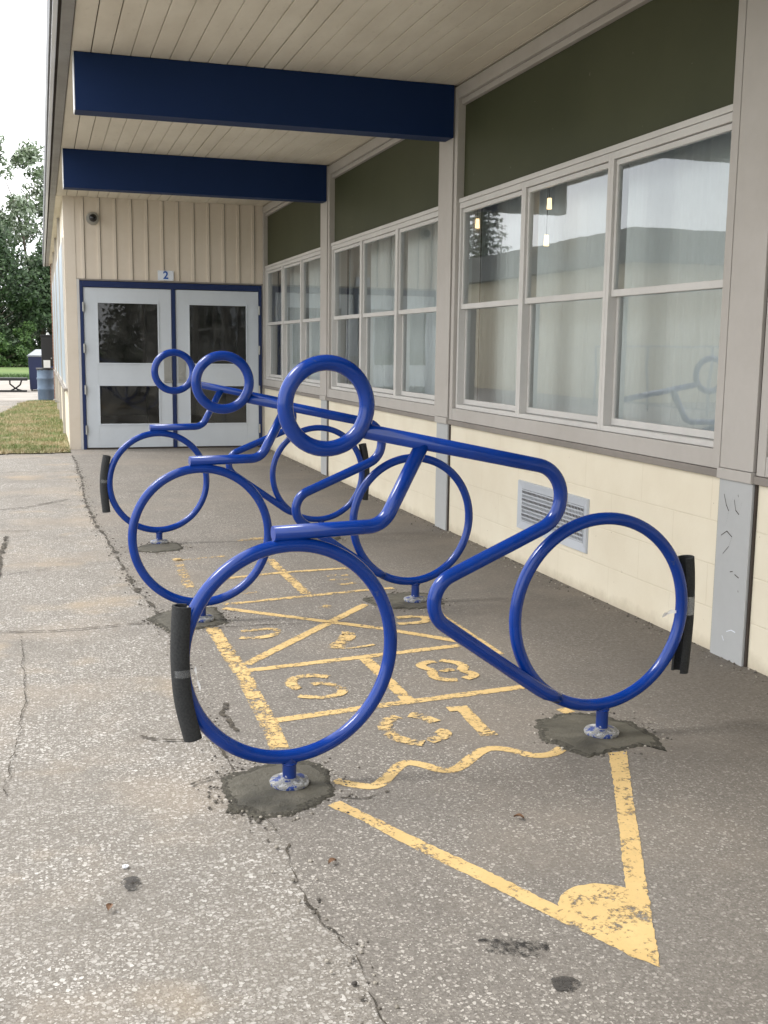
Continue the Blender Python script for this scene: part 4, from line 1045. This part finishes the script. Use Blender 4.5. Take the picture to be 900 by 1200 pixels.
# ------------------------------------------------------------------ light
SUN_EL, SUN_AZ = 52, -68       # azimuth measured from +Y towards +X
world = bpy.data.worlds.new('World'); scn.world = world; world.use_nodes = True
nt = world.node_tree; bg = nt.nodes['Background']; L = nt.links.new
sky = nt.nodes.new('ShaderNodeTexSky'); sky.sky_type = 'NISHITA'; sky.sun_disc = False
sky.sun_elevation = R(SUN_EL); sky.sun_rotation = R(SUN_AZ); sky.air_density = 1.2; sky.dust_density = 3
tc = nt.nodes.new('ShaderNodeTexCoord'); mp = nt.nodes.new('ShaderNodeMapping'); mp.inputs['Scale'].default_value = (1, 1, 2.6)
L(tc.outputs['Generated'], mp.inputs[0])
nz = nt.nodes.new('ShaderNodeTexNoise'); nz.inputs['Scale'].default_value = 2.0; nz.inputs['Detail'].default_value = 7; L(mp.outputs[0], nz.inputs['Vector'])
cr = nt.nodes.new('ShaderNodeValToRGB'); cr.color_ramp.elements[0].position = .30; cr.color_ramp.elements[0].color = (9.3,9.8,10.6,1)
cr.color_ramp.elements[1].position = .62; cr.color_ramp.elements[1].color = (15.2,15.1,15.0,1); L(nz.outputs['Fac'], cr.inputs[0])
mx = nt.nodes.new('ShaderNodeMix'); mx.data_type = 'RGBA'; mx.inputs[0].default_value = .90
L(sky.outputs[0], mx.inputs[6]); L(cr.outputs[0], mx.inputs[7]); L(mx.outputs[2], bg.inputs[0]); bg.inputs[1].default_value = .10
sd = bpy.data.lights.new('sun', 'SUN'); sd.energy = 1.3; sd.angle = R(18); sd.color = (1, .96, .90)
so = bpy.data.objects.new('sun', sd); col.objects.link(so)
v = Vector((math.sin(R(SUN_AZ))*math.cos(R(SUN_EL)), math.cos(R(SUN_AZ))*math.cos(R(SUN_EL)), math.sin(R(SUN_EL))))
so.rotation_euler = v.to_track_quat('Z', 'Y').to_euler(); so.location = (-10, 5, 20)

# ------------------------------------------------------------------ camera
cd = bpy.data.cameras.new('camera'); cam = bpy.data.objects.new('camera', cd); col.objects.link(cam); scn.camera = cam
f, yaw, pitch, roll, h = 1269.668, .305482, -.149626, .0128422, 1.350725
cy, sy, cp, sp = math.cos(yaw), math.sin(yaw), math.cos(pitch), math.sin(pitch)
Fw = Vector((sy*cp, cy*cp, sp)); R0 = Vector((cy, -sy, 0)); U0 = R0.cross(Fw)
Rv = math.cos(roll)*R0+math.sin(roll)*U0; Uv = -math.sin(roll)*R0+math.cos(roll)*U0
m = Matrix((Rv, Uv, -Fw)).transposed().to_4x4(); m.translation = (0, 0, h); cam.matrix_world = m
cd.sensor_fit = 'VERTICAL'; cd.sensor_height = 36; cd.lens = f*36/1200; cd.clip_end = 2000; cd.clip_start = .05
scn.render.resolution_x = 768; scn.render.resolution_y = 1024
scn.render.engine = 'CYCLES'
scn.cycles.max_bounces = 6; scn.cycles.diffuse_bounces = 3; scn.cycles.glossy_bounces = 3; scn.cycles.transparent_max_bounces = 8
scn.view_settings.view_transform = 'Standard'; scn.view_settings.look = 'None'; scn.view_settings.exposure = 1.08; scn.view_settings.gamma = 1
